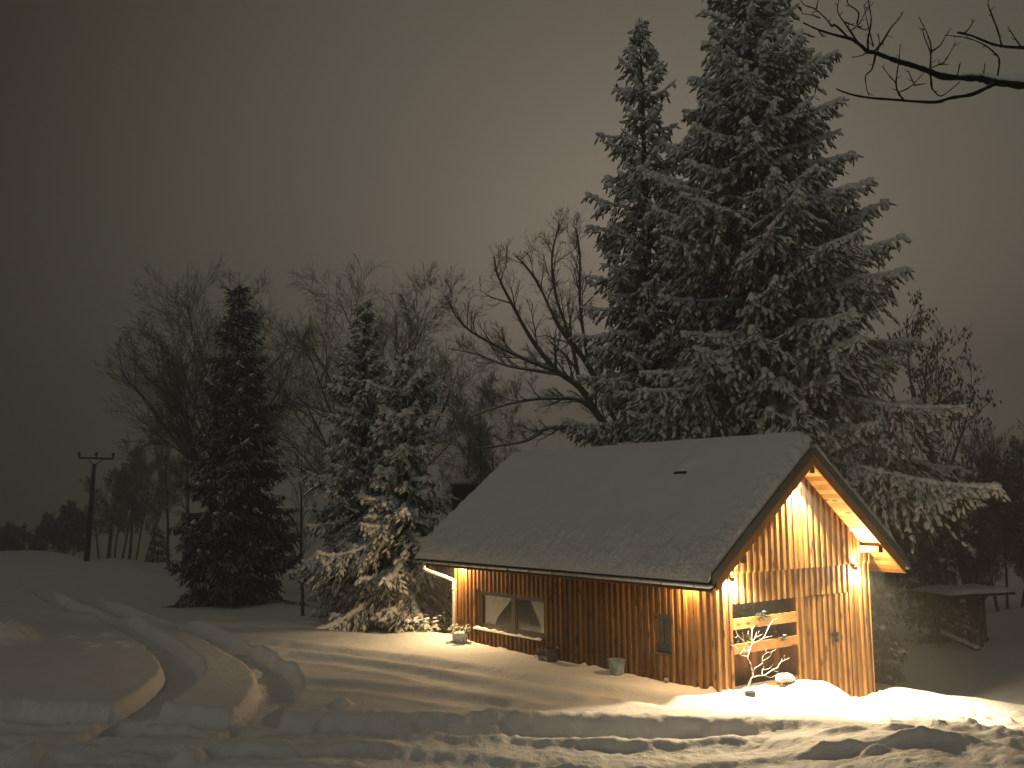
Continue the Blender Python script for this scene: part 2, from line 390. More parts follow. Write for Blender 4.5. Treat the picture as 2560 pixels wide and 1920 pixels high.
_e = np.array([at_z(a, b, -0.02)[:2] - CAM[:2] for a, b in EDGE_PX]); EDGE_S = _e @ H_R; EDGE_T = _e @ H_F
def ground(x, y):
    x = np.asarray(x, float); y = np.asarray(y, float)
    s = (x - CAM[0]) * H_R[0] + (y - CAM[1]) * H_R[1]; t = (x - CAM[0]) * H_F[0] + (y - CAM[1]) * H_F[1]
    z = -0.65 * sst(0.9, 4.7, x)
    z = z - 0.10 * sst(-0.2, 0.6, x) * (1 - sst(1, 3, x)) * (1 - sst(-0.5, 0.3, y))
    z = z - 0.95 * sst(5.9, 9.6, x + 0.35 * fbm(x * .9, y * .9, 17, 3)) * (1 - 0.6 * sst(30, 60, y))
    far = np.hypot(x + 5, y - 5)
    z = z + 0.30 * fbm(x / 9, y / 9, 1, 3) * sst(12, 40, far) + 0.05 * fbm(x / 2.3, y / 2.3, 4, 3)
    dfar = t - 84 - 6 * vnoise(s / 30, s * 0, 9); z = z - 0.14 * np.maximum(dfar, 0)
    # hollow under the spruces, beyond a low lip
    lipx = np.interp(y, [8, 11, 23, 40], [0.3, -1.0, -6.3, -12])
    hol = sst(0.0, 1.6, x - lipx) * sst(9.6, 11.5, y) * (1 - sst(30, 45, y))
    z = z - 0.34 * hol + 0.07 * np.exp(-((x - lipx + 0.3) / 0.6) ** 2) * sst(9, 11, y) * (1 - sst(26, 34, y))
    # plateau edge and the ploughed windrows below it
    wob = 0.16 * fbm(s * 1.3, s * 0 + 3.3, 11, 3) + 0.11 * fbm(x * 3, y * 3, 12, 3)
    te = np.interp(s, EDGE_S, EDGE_T) + wob
    u = t - te
    onr = 1 - sst(2.6, 6.6, s)                                # the edge dissolves into trodden snow on the right
    drop = 1 - sst(-0.34, 0.0, u + 0.10 * vnoise(s * 5, t * 1.5, 13))
    z = z - drop * onr * (0.30 + 0.05 * vnoise(s * 0.8, s * 0, 14)) - (1 - sst(-3.6, -0.6, u)) * 0.22 * onr
    lip = np.exp(-((u - 0.10) / 0.16) ** 2)
    z = z + lip * onr * (0.05 + 0.09 * np.maximum(0, vnoise(s * 1.6, s * 0, 15)) + 0.05 * vnoise(s * 6, s * 0 + 2, 16))
    below = 1 - sst(-0.75, -0.35, u)
    for i, (c, w, h, sd) in enumerate(((-0.85, 0.20, 0.15, 21), (-1.65, 0.24, 0.20, 22), (-2.5, 0.22, 0.17, 23), (-3.3, 0.26, 0.20, 24))):
        cc = c + 0.55 * fbm(s * 0.22, s * 0 + i, sd, 2) + 0.10 * vnoise(s * 1.7, s * 0, sd + 5)
        a = h * np.clip(0.62 + 1.3 * vnoise(s * 0.45, s * 0 + i * 2, sd + 9), 0.15, 1.2)
        k = u - cc                                            # steep towards the camera, gentle behind
        z = z + below * a * (1 - 0.75 * sst(1.2, 4.2, s)) * np.where(k < 0, np.exp(-(k / (w * 0.62)) ** 2), np.exp(-(k / (w * 2.0)) ** 2))
    z = z + below * (0.07 * fbm(x * 1.4, y * 1.4, 31, 3) + 0.03 * np.abs(fbm(x * 4.5, y * 4.5, 32, 2)))
    crum = np.maximum(0, fbm(x * 6.5, y * 6.5, 33, 3) - .10)
    z = z + crum * .10 * onr * np.exp(-((u + .45) / .45) ** 2) * np.clip(vnoise(s * .9, t * .9, 34) * 2 + .5, 0, 1) + below * crum * .03
    # trodden, clod-strewn snow to the right of the gable
    tro = sst(5.4, 7.4, s - 0.0) * sst(13, 15, t) * (1 - sst(20.5, 23.5, t + 0.55 * (s - 8))) * (1 - 0.9 * np.exp(-((s - 6) / 1.4) ** 2) * (t > 18.9))
    cl = fbm(x * 1.9, y * 1.9, 41, 3); cz = np.maximum(0, fbm(x * 4.2, y * 4.2, 42, 3) - 0.08)
    z = z + tro * (0.09 * cl + 0.17 * cz * sst(0.0, 0.25, vnoise(x * 0.7, y * 0.7, 43) + 0.1))
    # blocks and heaps thrown up by the plough
    for px, py, rx, rt, h in ((2090, 1878, .50, .11, .15), (2290, 1876, .62, .12, .17), (2190, 1890, .20, .09, .10), (1960, 1850, .5, .2, .06), (2110, 1836, .40, .14, .10),
                              (2260, 1834, .35, .13, .09), (1840, 1842, .6, .18, .07), (1440, 1893, .45, .14, .14), (1600, 1893, .28, .14, .14), (851, 1778, .18, .2, .18), (55, 1855, .32, .32, .26),
                              (480, 1862, .22, .3, .22), (250, 1840, .6, .3, .15), (20, 1600, .75, .9, .50), (2440, 1842, .5, .2, .10), (2560, 1866, .6, .2, .12)):
        g = at_z(px, py, -0.1 if py > 1700 else 0)[:2] - CAM[:2]; gs, gt = g @ H_R, g @ H_F
        q = ((s - gs) / rx) ** 2 + ((t - gt) / rt) ** 2
        z = z + h * np.exp(-q ** 1.4) * (1 + 0.5 * vnoise(x * 5, y * 5, 51))
    # footprints on the left and beside the gable
    fr = np.random.RandomState(5)
    for px, py in [(270 + i * 28 + fr.randint(-9, 9), 1592 + (i % 3) * 14 + fr.randint(-5, 5)) for i in range(-3, 5)] + [(2240 + i * 36, 1748 + (i % 2) * 9 + i * 7) for i in range(8)]:
        g = at_z(px, py, -0.65 if px > 2100 else 0)[:2]; d = np.hypot(x - g[0], (y - g[1]))
        z = z - 0.13 * np.exp(-(d / 0.17) ** 4) + 0.035 * np.exp(-((d - 0.28) / 0.09) ** 2)
    # wheel tracks
    rgh = 0.045 * fbm(x * 2.2, y * 2.2, 61, 3) + 0.03 * fbm(x * 9, y * 9, 60, 2)
    for P in (TR1, TR2):
        d = pdist(x, y, P) + rgh
        fade = 1.0
        z = z - 0.34 * (1 - sst(0.36, 0.54, d)) * fade + 0.01 * np.exp(-((d - 0.60) / 0.12) ** 2) * fade
        z = z + 0.02 * (d < 0.36) * vnoise(x * 6, y * 6, 62)
    for i, P in enumerate(OLD):
        d = pdist(x, y, P) + 0.10 * fbm(x * 0.9, y * 0.9, 63 + i, 3)
        z = z - (0.12, 0.08, 0.07)[i] * (1 - sst(0.10, 0.5, d)) + 0.03 * np.exp(-((d - 0.6) / 0.2) ** 2)
    z = z + 0.012 * fbm(x * 1.2 + y * 4.0, y * 1.0, 66, 3) * (1 - sst(0, 14, np.abs(t - 20)))
    # mound heaped against the planter niche, bed at the far corner, ragged foot of the walls
    z = z + 0.26 * np.exp(-(((x - 1.95) / 0.75) ** 2 + ((y + 0.62) / 0.42) ** 2) ** 1.3) + 0.17 * np.exp(-(((x - 2.85) / 0.45) ** 2 + ((y + 0.45) / 0.4) ** 2) ** 1.5)
    z = z + 0.16 * np.exp(-(((x + 0.45) / 0.8) ** 2 + ((y - 10.6) / 1.2) ** 2))
    wallf = np.exp(-np.maximum(-x, 0) / 0.18) * (x < 0.3) * (y > -0.3) * (y < 10) + np.exp(-np.maximum(-y, 0) / 0.18) * (y < 0.3) * (x > -0.3) * (x < 5.5)
    z = z + wallf * 0.10 * np.maximum(0, fbm(x * 5, y * 5, 71, 2))
    return z
def gz(x, y): return float(ground(np.array([x]), np.array([y]))[0])
def grid_axis(lo, hi, a, b, step, n):
    q = np.linspace(0, 1, n) ** 2.2
    return np.concatenate([(a - (a - lo) * q[1:])[::-1], np.arange(a, b, step), b + (hi - b) * q])
gx = grid_axis(-260, 260, -16.5, 7.5, 0.047, 60); gy = grid_axis(-120, 300, -9.0, 27.0, 0.07, 60)
gy = np.sort(np.concatenate([gy, np.arange(-9.0 + .035, 9.0, .07)]))
GX, GY = np.meshgrid(gx, gy); GZ = ground(GX, GY)
nx, ny = len(gx), len(gy); ii = (np.arange(ny - 1)[:, None] * nx + np.arange(nx - 1)[None, :]).ravel()
o = np_mesh("snow_ground", np.stack([GX, GY, GZ], -1).reshape(-1, 3), [np.stack([ii, ii + 1, ii + nx + 1, ii + nx], 1)], M["snow"], smooth=True)
o["kind"] = "structure"; o["label"] = "deep snow over the field with two curving wheel tracks and ploughed ridges"

# ------------------------------------------------------------------ the cabin
WD, LN, OV, LO = 5.08, 9.856, 0.56, 0.80
SLOPE = 0.784
def zu(x): return 2.594 + SLOPE * min(x, WD - x)               # underside of the roof
ZJ, ZRT, ZD = 2.305, 1.695, 1.684
XRL, XRR = 0.457, 2.470
cab = thing("cabin", "wooden cabin with vertical larch boards, snow-covered gable roof and lit wall lamps", "cabin", (2.54, 4.93, 0))
random.seed(3)
PITCHB, CW, CT = 0.19, 0.070, 0.034
def gable_boards(mb, x0, x1, z0, z1, y, backing=True, ph=0.0):
    """vertical board-on-board cladding between x0..x1; z1 may be a function of x"""
    f = z1 if callable(z1) else (lambda x: z1)
    k0 = int(math.floor((x0 - ph) / PITCHB)) - 1
    for k in range(k0, int((x1 - ph) / PITCHB) + 3):
        c = ph + k * PITCHB
        for w, ya, yb in (((PITCHB, y, y + 0.05),) if backing else ()) + ((CW, y - CT, y + 0.003),):
            a, b = max(x0, c - w / 2), min(x1, c + w / 2)
            if b - a < 0.008: continue
            cuts = [a] + ([WD / 2] if a < WD / 2 < b and callable(z1) else []) + [b]
            tn = random.uniform(0, .55) if w == PITCHB else random.uniform(.50, 1.0); dz = random.uniform(-0.006, 0.006)  # backing darker, covers lighter: recess shade and lamplit battens put into the tint
            for p, q in zip(cuts[:-1], cuts[1:]):
                zp, zq = f(p), f(q); zl = z0 + (dz if w < PITCHB else 0.004)
                mb.hexa([(p, ya, zl), (q, ya, zl), (q, yb, zl), (p, yb, zl), (p, ya, zp), (q, ya, zq), (q, yb, zq), (p, yb, zp)], tn)
mb = MB()
top = lambda x: zu(x) + 0.02
gable_boards(mb, -0.028, WD + 0.028, ZJ, top, -0.034)                          # upper layer stands proud
gable_boards(mb, -0.028, XRL, -1.2, ZJ + 0.02, 0.0)
gable_boards(mb, XRL, XRR, ZRT, ZJ + 0.02, 0.0)
gable_boards(mb, XRR, 4.33, ZD + 0.006, ZJ + 0.02, 0.0)
gable_boards(mb, XRR, 2.775, -1.2, ZD + 0.006, 0.0)
gable_boards(mb, 4.33, WD + 0.028, -1.2, ZJ + 0.02, 0.0)
part("gable_wall", mb, M["wall"], cab)
# door: two leaves of the same boards
dr = MB(); gable_boards(dr, 2.782, 3.692, -1.2, ZD - 0.010, 0.006, ph=0.03)
d1 = part("door", dr, M["wall"], cab)
dr = MB(); gable_boards(dr, 3.702, 4.323, -1.2, ZD - 0.010, 0.006, ph=0.06)
part("door", dr, M["wall"], cab)
lt = MB(); zl = at_y(2084, 1585, 0)[2]; xl = 3.63
lt.box(xl - .05, xl + .21, -.052, -.028, zl - .042, zl + .042); lt.box(xl + .02, xl + .07, -.075, -.053, zl - .055, zl + .055)
lt.tube([(xl + .10, -.06, zl - .02), (xl + .085, -.07, zl - .07), (xl + .115, -.07, zl - .10), (xl + .145, -.065, zl - .07), (xl + .13, -.055, zl - .02)], .012)
lt.box(xl + .07, xl + .16, -.085, -.05, zl - .17, zl - .075)
part("latch", lt, M["black"], d1)
# long wall with openings
BW = (5.744, 8.790, 0.397, 1.423); SW = (1.287, 1.846, 0.586, 1.411)
lw = MB(); k = 0; yy = -0.0
def wall_strip(mb, y0, y1, z0, z1, ph):
    for k in range(int((y0 - ph) / PITCHB) - 1, int((y1 - ph) / PITCHB) + 3):
        c = ph + k * PITCHB
        for w, xa, xb in ((PITCHB, 0.0, 0.05), (CW, -CT, 0.003)):
            a, b = max(y0, c - w / 2), min(y1, c + w / 2)
            if b - a < 0.008: continue
            mb.box(xa, xb, a, b, z0, z1, random.uniform(0, .55) if w == PITCHB else random.uniform(.50, 1.0))  # shaded backing and lit battens painted through the tint, as on the gable
top0 = zu(0) + 0.02
wy = [0.051, SW[0], SW[1], BW[0], BW[1], LN]
wall_strip(lw, wy[0], wy[1], -1.2, top0, .1); wall_strip(lw, wy[1], wy[2], -1.2, SW[2] - 0.03, .1); wall_strip(lw, wy[1], wy[2], SW[3], top0, .1)
wall_strip(lw, wy[2], wy[3], -1.2, top0, .1); wall_strip(lw, wy[3], wy[4], -1.2, BW[2] - 0.03, .1); wall_strip(lw, wy[3], wy[4], BW[3], top0, .1)
wall_strip(lw, wy[4], wy[5], -1.2, top0, .1)
part("long_wall", lw, M["wall"], cab)
ow = MB()
ow.box(WD - .05, WD, 0.051, LN, -1.2, zu(WD) + .02)
for a in np.arange(0.2, LN, PITCHB): ow.box(WD - .002, WD + CT, a, a + CW, -1.2, zu(WD) + .02)
a, b, c = zu(0), zu(WD / 2), LN
ow.add([(0.051, c - .05, -1.2), (WD - .051, c - .05, -1.2), (WD - .051, c - .05, a), (WD / 2, c - .05, b), (0.051, c - .05, a),
        (0.051, c, -1.2), (WD - .051, c, -1.2), (WD - .051, c, a), (WD / 2, c, b), (0.051, c, a)],
       [(0, 1, 2, 4), (5, 9, 7, 6), (0, 5, 6, 1), (1, 6, 7, 2), (0, 4, 9, 5)], [(2, 3, 4), (7, 9, 8)])
part("back_wall", ow, M["wall"], cab)
inn = MB(); inn.box(0.06, WD - .06, .7, LN - .06, -1.15, -1.1); inn.box(0.06, WD - .06, .66, .70, -1.1, 2.5); inn.box(0.06, WD - .06, .66, LN - .06, 2.5, 2.54)
inn.box(2.6, 2.66, .7, LN - .06, -1.1, 2.5)
part("room_lining", inn, M["dark_room"], cab)
# planter niche
nc = MB()
for xx in np.arange(XRL, XRR - .01, 0.14): nc.box(xx, min(xx + .138, XRR), 0.50, 0.53, -1.2, ZRT + .02)
nc.box(XRL - .03, XRL, 0.0511, 0.53, -1.2, ZRT + .02); nc.box(XRR, XRR + .03, 0.0511, 0.53, -1.2, ZRT + .02); nc.box(XRL - .03, XRR + .03, .0511, .53, ZRT + .021, ZRT + .05)
part("niche", nc, M["inner"], cab)
for z0, z1 in ((1.182, 1.397), (0.690, 0.892)):
    sh = MB(); sh.box(XRL + .002, XRR - .002, -0.012, 0.022, z0, z1); sh.box(XRL + .002, XRR - .002, 0.0225, 0.49, z0, z0 + .03)
    so = part("planter_shelf", sh, M["trim"], cab)
    sl = MB(); sl.box(XRL + .004, XRR - .004, 0.024, 0.488, z0 + .031, z1 - .05); part("soil", sl, M["soil"], so)
bn = MB(); bn.box(XRL + .002, XRR - .002, 0.0, 0.495, 0.022, 0.049); bt = part("bench_top", bn, M["metal"], cab)
bn = MB(); bn.box(XRL + .002, XRR - .002, 0.012, 0.045, -0.10, 0.020); part("bench_front", bn, M["trim"], cab)
bn = MB(); bn.box(XRL + .01, 2.76, -0.16, 0.0, -0.34, -0.155); part("step", bn, M["metal"], cab)
# windows
def window(name, y0, y1, z0, z1, mull, rev=0.10):
    f = MB(); fw = 0.07
    f.box(rev, rev + .07, y0, y1, z1 - fw, z1); f.box(rev, rev + .07, y0, y1, z0, z0 + fw + .02)
    f.box(rev, rev + .07, y0, y0 + fw, z0 + fw + .02, z1 - fw); f.box(rev, rev + .07, y1 - fw, y1, z0 + fw + .02, z1 - fw)
    if mull: f.box(rev - .004, rev + .072, mull[0], mull[1], z0 + fw + .02, z1 - fw)
    w = part(name, f, M["frame"], cab)
    bays = [(y0 + fw, y1 - fw)] if not mull else [(y0 + fw, mull[0]), (mull[1], y1 - fw)]
    for a, b in bays:
        g = MB(); sw = .05 if mull else .07
        zz0, zz1 = z0 + fw + .022, z1 - fw - .002; a += .002; b -= .002
        g.box(rev + .012, rev + .06, a, b, zz0, zz0 + sw); g.box(rev + .012, rev + .06, a, b, zz1 - sw, zz1)
        g.box(rev + .012, rev + .06, a, a + sw, zz0 + sw, zz1 - sw); g.box(rev + .012, rev + .06, b - sw, b, zz0 + sw, zz1 - sw)
        part("sash", g, M["frame"], w)
        p = MB(); p.box(rev + .03, rev + .036, a + sw - .005, b - sw + .005, zz0 + sw - .005, zz1 - sw + .005); part("pane", p, M["glass"], w)
    rv = MB()                                                  # timber reveal
    rv.box(0.051, rev + .07, y0 - .02, y0 - .001, z0 - .03, z1 + .02); rv.box(0.051, rev + .07, y1 + .001, y1 + .02, z0 - .03, z1 + .02); rv.box(0.051, rev + .07, y0 - .001, y1 + .001, z1 + .001, z1 + .02)
    part("reveal", rv, M["trim"], w)
    s = MB(); s.hexa([(-.07, y0 - .06, z0 - .026), (rev, y0 - .001, z0 - .016), (rev, y1 + .001, z0 - .016), (-.07, y1 + .06, z0 - .026),
                      (-.07, y0 - .06, z0 - .012), (rev, y0 - .001, z0 - .002), (rev, y1 + .001, z0 - .002), (-.07, y1 + .06, z0 - .012)])
    sl = part("sill", s, M["metal"], w)
    return w, sl
w1, s1 = window("window", *BW, (7.09, 7.22))
w2, s2 = window("small_window", *SW, None, .14)
sn = MB()
ysn = np.linspace(BW[0] + .05, BW[1] + .05, 40)
V = [];
for i, y in enumerate(ysn):
    h = 0.035 + 0.03 * math.sin(i * .9) * math.sin(i * .37) + 0.03 * (i > 25)
    V += [(-.068, y, BW[2] - .011), (-.06, y, BW[2] - .011 + h * .8), (-.01, y, BW[2] - .006 + h), (.05, y, BW[2] - .004 + h * .4), (.075, y, BW[2] - .003)]
sn.add(V, [(i * 5 + j, i * 5 + j + 1, (i + 1) * 5 + j + 1, (i + 1) * 5 + j) for i in range(39) for j in range(4)])
part("sill_snow", sn, M["clump"], s1, smooth=True)
# curtains hang inside the big window
def curtain(ya, yb, tie, label):
    V = []; nu, nv = 40, 24; rg = random.Random(tie)
    for i in range(nv + 1):
        v = i / nv; z = 1.36 - v * 0.86
        pinch = 1 - 0.62 * math.sin(min(1, v * 1.12) * math.pi / 2) ** 1.6
        for j in range(nu + 1):
            u = j / nu; wdt = (yb - ya) * pinch
            y = ya + u * wdt if tie > 0 else yb - u * wdt
            zz = z - 0.10 * u * v + (0.18 * (1 - u) * v * 0)
            V.append((0.195 + 0.018 * math.sin(u * 46 + 2 * v) * (0.6 + .4 * math.sin(v * 5 + u * 3)), y, zz))
    c = MB(); c.add(V, [(i * (nu + 1) + j, i * (nu + 1) + j + 1, (i + 1) * (nu + 1) + j + 1, (i + 1) * (nu + 1) + j) for i in range(nv) for j in range(nu)])
    o = c.build("curtain", M["curtain"], (0.23, (ya + yb) / 2, 0.5), None, True); tag(o, label, "curtain", "curtains in the big window")
curtain(7.35, 8.62, -1, "white curtain gathered aside behind the pane nearer the downpipe")
curtain(5.80, 6.55, 1, "white curtain drawn back behind the pane nearer the dark pot")
# roof
YF, YB = -OV, LN + LO
XE = -0.70
def zx(x): return 2.594 + SLOPE * (x if x <= WD / 2 else WD - x)
def slope_slab(mb, x0, x1, d0, d1, y0, y1, tint=None):
    """slab following the roof slope between x0..x1 (one side), d0..d1 above the underside"""
    mb.hexa([(x0, y0, zx(x0) + d0), (x1, y0, zx(x1) + d0), (x1, y1, zx(x1) + d0), (x0, y1, zx(x0) + d0),
             (x0, y0, zx(x0) + d1), (x1, y0, zx(x1) + d1), (x1, y1, zx(x1) + d1), (x0, y1, zx(x0) + d1)], tint)
XER = WD - XE
sf = MB()
n = 26
for i in range(n):
    a, b = XE + (WD / 2 - XE) * i / n, XE + (WD / 2 - XE) * (i + 1) / n
    slope_slab(sf, a + .003, b - .003, 0.002, 0.03, YF + .002, YB - .002); slope_slab(sf, WD - b + .003, WD - a - .003, 0.002, 0.03, YF + .002, YB - .002)
part("soffit", sf, M["soffit"], cab)
rf = MB()
slope_slab(rf, XE - .02, WD / 2, 0.032, 0.36, YF + .03, YB - .03); slope_slab(rf, WD / 2, XER + .02, 0.032, 0.36, YF + .03, YB - .03)
roof = part("roof", rf, M["metal"], cab)
for a, b in ((YF - .05, YF + .028), (YB - .028, YB + .05)):
    for x0, x1 in ((XE - .04, WD / 2), (WD / 2, XER + .04)): vg = MB(); slope_slab(vg, x0, x1, 0.16, 0.385, a, b); part("verge_trim", vg, M["metal"], roof)
rc = MB(); rc.tube([(WD / 2, YF - .06, zx(WD / 2) + .40), (WD / 2, YF + .3, zx(WD / 2) + .40)], .06, 10); part("ridge_cap", rc, M["metal"], roof, True)
for sgn in (0, 1):
    bb = MB()
    xs = (XE + 0.10, WD / 2) if not sgn else (WD / 2, XER - 0.10)
    slope_slab(bb, xs[0], xs[1], -0.055, 0.158, YF - .03, YF + .000); part("bargeboard", bb, M["trim"], cab)
for xc, zt, w, h in ((2.54, 4.582, .14, .19), (0.224, zx(.224) - .002, .15, .17), (WD - .224, zx(.224) - .002, .15, .17)):
    pu = MB(); pu.box(xc - w / 2, xc + w / 2, YF + .02, 0.0, zt - h - .03, zt - .06 if xc != 2.54 else zt - .05, 0.7); p = part("purlin", pu, M["beam"], cab)
    pe = MB(); pe.box(xc - w / 2 - .003, xc + w / 2 + .003, YF + .008, YF + .022, zt - h - .033, zt - .055); part("end_cap", pe, M["endgrain"], p)
for y in (10.2, 9.2, 8.2, 7.2, 6.15, 5.05, 3.9, 2.8, 1.68, 0.66, -0.42):
    r_ = MB(); x0, x1 = -0.60, 0.0
    r_.hexa([(x0, y - .045, zx(x0) - .10), (x1, y - .045, zx(x1) - .10), (x1, y + .045, zx(x1) - .10), (x0, y + .045, zx(x0) - .10),
             (x0, y - .045, zx(x0) + .001), (x1, y - .045, zx(x1) + .001), (x1, y + .045, zx(x1) + .001), (x0, y + .045, zx(x0) + .001)], 0.6)
    q_ = part("rafter_tail", r_, M["beam"], cab)
    e_ = MB(); e_.box(x0 - .008, x0, y - .047, y + .047, zx(x0) - .10, zx(x0) - .005); part("end_cap", e_, M["endgrain"], q_)
def gutter(xc, lab):
    g = MB(); V = []; k = 9; r = .075; zc = zx(XE) + .16
    for y in (YF - .03, YB + .03):
        for rr in (r, r - .012):
            for j in range(k):
                a = math.pi + math.pi * j / (k - 1); V.append((xc + rr * math.cos(a), y, zc + rr * math.sin(a)))
    Q = []
    for j in range(k - 1):
        Q += [(j, j + 1, 2 * k + j + 1, 2 * k + j), (k + j + 1, k + j, 3 * k + j, 3 * k + j + 1), (j + 1, j, k + j, k + j + 1), (2 * k + j, 2 * k + j + 1, 3 * k + j + 1, 3 * k + j)]
    Q += [(0, 2 * k, 3 * k, k), (k - 1, 2 * k - 1, 4 * k - 1, 3 * k - 1)]
    g.add(V, Q); g.box(xc - r, xc + r, YF - .032, YF - .030, zc - r * .7, zc); g.box(xc - r, xc + r, YB + .030, YB + .032, zc - r * .7, zc)
    o = part("gutter", g, M["gutter"], cab, True)
    for y in np.arange(YF + .35, YB, 0.9):
        bk = MB(); bk.tube([(xc + (r + .008) * math.cos(a), y, zc + (r + .008) * math.sin(a)) for a in np.linspace(math.pi, 2 * math.pi, 9)], .009, 5)
        part("bracket", bk, M["metal"], o)
    return zc
GXL = XE - .085
zg = gutter(GXL, "")
gutter(WD - GXL, "")
dp = MB(); yd = 10.21; yw = 9.76
dp.tube(smooth_path([(GXL, yd, zg - .05), (GXL, yd, zg - .17), (GXL + .05, yd - .02, zg - .27), (-.16, yw + .03, 1.66), (-.10, yw, 1.56), (-.10, yw, 1.42), (-.10, yw, -.3)], 5), .052, 12)
dpo = part("downpipe", dp, M["pipe"], cab, True)
cl = MB(); cl.tube([(-.10, yw, 1.38), (-.10, yw, 1.41)], .064, 12); cl.box(-.05, .0, yw - .015, yw + .015, 1.385, 1.405); part("clamp", cl, M["pipe"], dpo)
# snow on the roof: one sheet bending over the ridge, rounded at every edge
def roof_snow():
    nu, nv = 230, 300
    U = np.concatenate([np.linspace(0, .12, 50)[:-1], np.linspace(.12, .88, 130), np.linspace(.88, 1, 51)[1:]]); nu = len(U)
    V = np.concatenate([np.linspace(0, .05, 40)[:-1], np.linspace(.05, .95, 380), np.linspace(.95, 1, 30)[1:]]); nv = len(V)
    x0, x1, y0, y1 = XE - .135, XER + .135, YF - .01, YB + .01
    UU, VV = np.meshgrid(U, V, indexing="ij"); X = x0 + (x1 - x0) * UU; Y = y0 + (y1 - y0) * VV
    de = np.minimum(X - x0, x1 - X); dg = np.minimum(Y - y0, y1 - Y)
    base = 2.594 + SLOPE * np.where(X <= WD / 2, X, WD - X) + 0.36
    base = base - 0.05 * np.exp(-(de / .10)) - 0.05 * np.exp(-((X - WD / 2) / .25) ** 2)
    prof = lambda d, w: np.sqrt(np.clip(1 - (1 - np.clip(d / w, 0, 1)) ** 2, 0, 1))
    wob = 1 + .25 * fbm(Y * 1.1, X * 0, 81, 3)
    th = 0.40 * prof(de, 0.85 * wob) * (0.16 + 0.84 * prof(dg, 0.50 * (1 + .3 * fbm(X * 1.3, Y * 0, 82, 3))))
    th = th + 0.012 * fbm(X * .7, Y * .7, 83, 3)
    edge = np.exp(-(de / 0.62) ** 2) + 0.8 * np.exp(-(dg / 0.36) ** 2)
    tex = fbm(X * 6, Y * 6, 84, 3) + .6 * vnoise(X * 14, Y * 11, 86)
    th = th + np.clip(edge, 0, 1) * 0.115 * tex * prof(de, .06)
    for px, py, r, h in ((1719, 1163, .30, .12), (1589, 1336, .13, .05)):           # lump over the roof vent, small lump lower down
        c = None; lo, hi = 10, 60
        for tt in np.linspace(lo, hi, 4000):
            p = at_t(px, py, tt)
            if p[2] < 2.594 + SLOPE * (p[0] if p[0] < WD / 2 else WD - p[0]) + .78 and p[0] > XE: c = p; break
        if c is not None: th = th + h * np.exp(-(((X - c[0]) / (r * .8)) ** 2 + ((Y - c[1]) / r) ** 2) ** 1.5); pts.append(c)
    Z = base + np.maximum(th, 0.004)
    out = np.stack([X, Y, Z], -1)
    bulge = (np.exp(-de / .12)) * .02
    P = out.reshape(-1, 3); i0 = (np.arange(nu - 1)[:, None] * nv + np.arange(nv - 1)[None, :]).ravel()
    Q = np.stack([i0, i0 + nv, i0 + nv + 1, i0 + 1], 1)
    ring = np.concatenate([np.arange(nv), np.arange(1, nu) * nv + nv - 1, (nu - 1) * nv + np.arange(nv - 2, -1, -1), np.arange(nu - 2, 0, -1) * nv])
    low = P[ring].copy(); bx = low[:, 0]; low[:, 2] = 2.594 + SLOPE * np.where(bx <= WD / 2, bx, WD - bx) + 0.30 - 0.0
    k = len(P); m = len(ring); a = np.arange(m); b = (a + 1) % m
    Q2 = np.stack([ring[a], ring[b], k + b, k + a], 1)
    return np.concatenate([P, low]), [Q, Q2], np.concatenate([(np.clip(edge, 0, 1) * .96 + .04).ravel(), np.zeros(m)])
pts = []
V, F, ET = roof_snow()
rs = np_mesh("roof_snow", V, F, M["roof_snow"], ORG["cabin"], roof, ET, True)
if pts:
    c = pts[0]; sv = MB(); nrm_ = np.array([-SLOPE, 0, 1.0]); nrm_ /= np.linalg.norm(nrm_)
    a = np.array(c) + np.array([-.24, 0, -.24 * SLOPE]) + nrm_ * .012
    sv.bar(a - np.array([0, .19, 0]), a + np.array([0, .19, 0]), .07, .045, up=nrm_); part("roof_vent", sv, M["black"], roof)

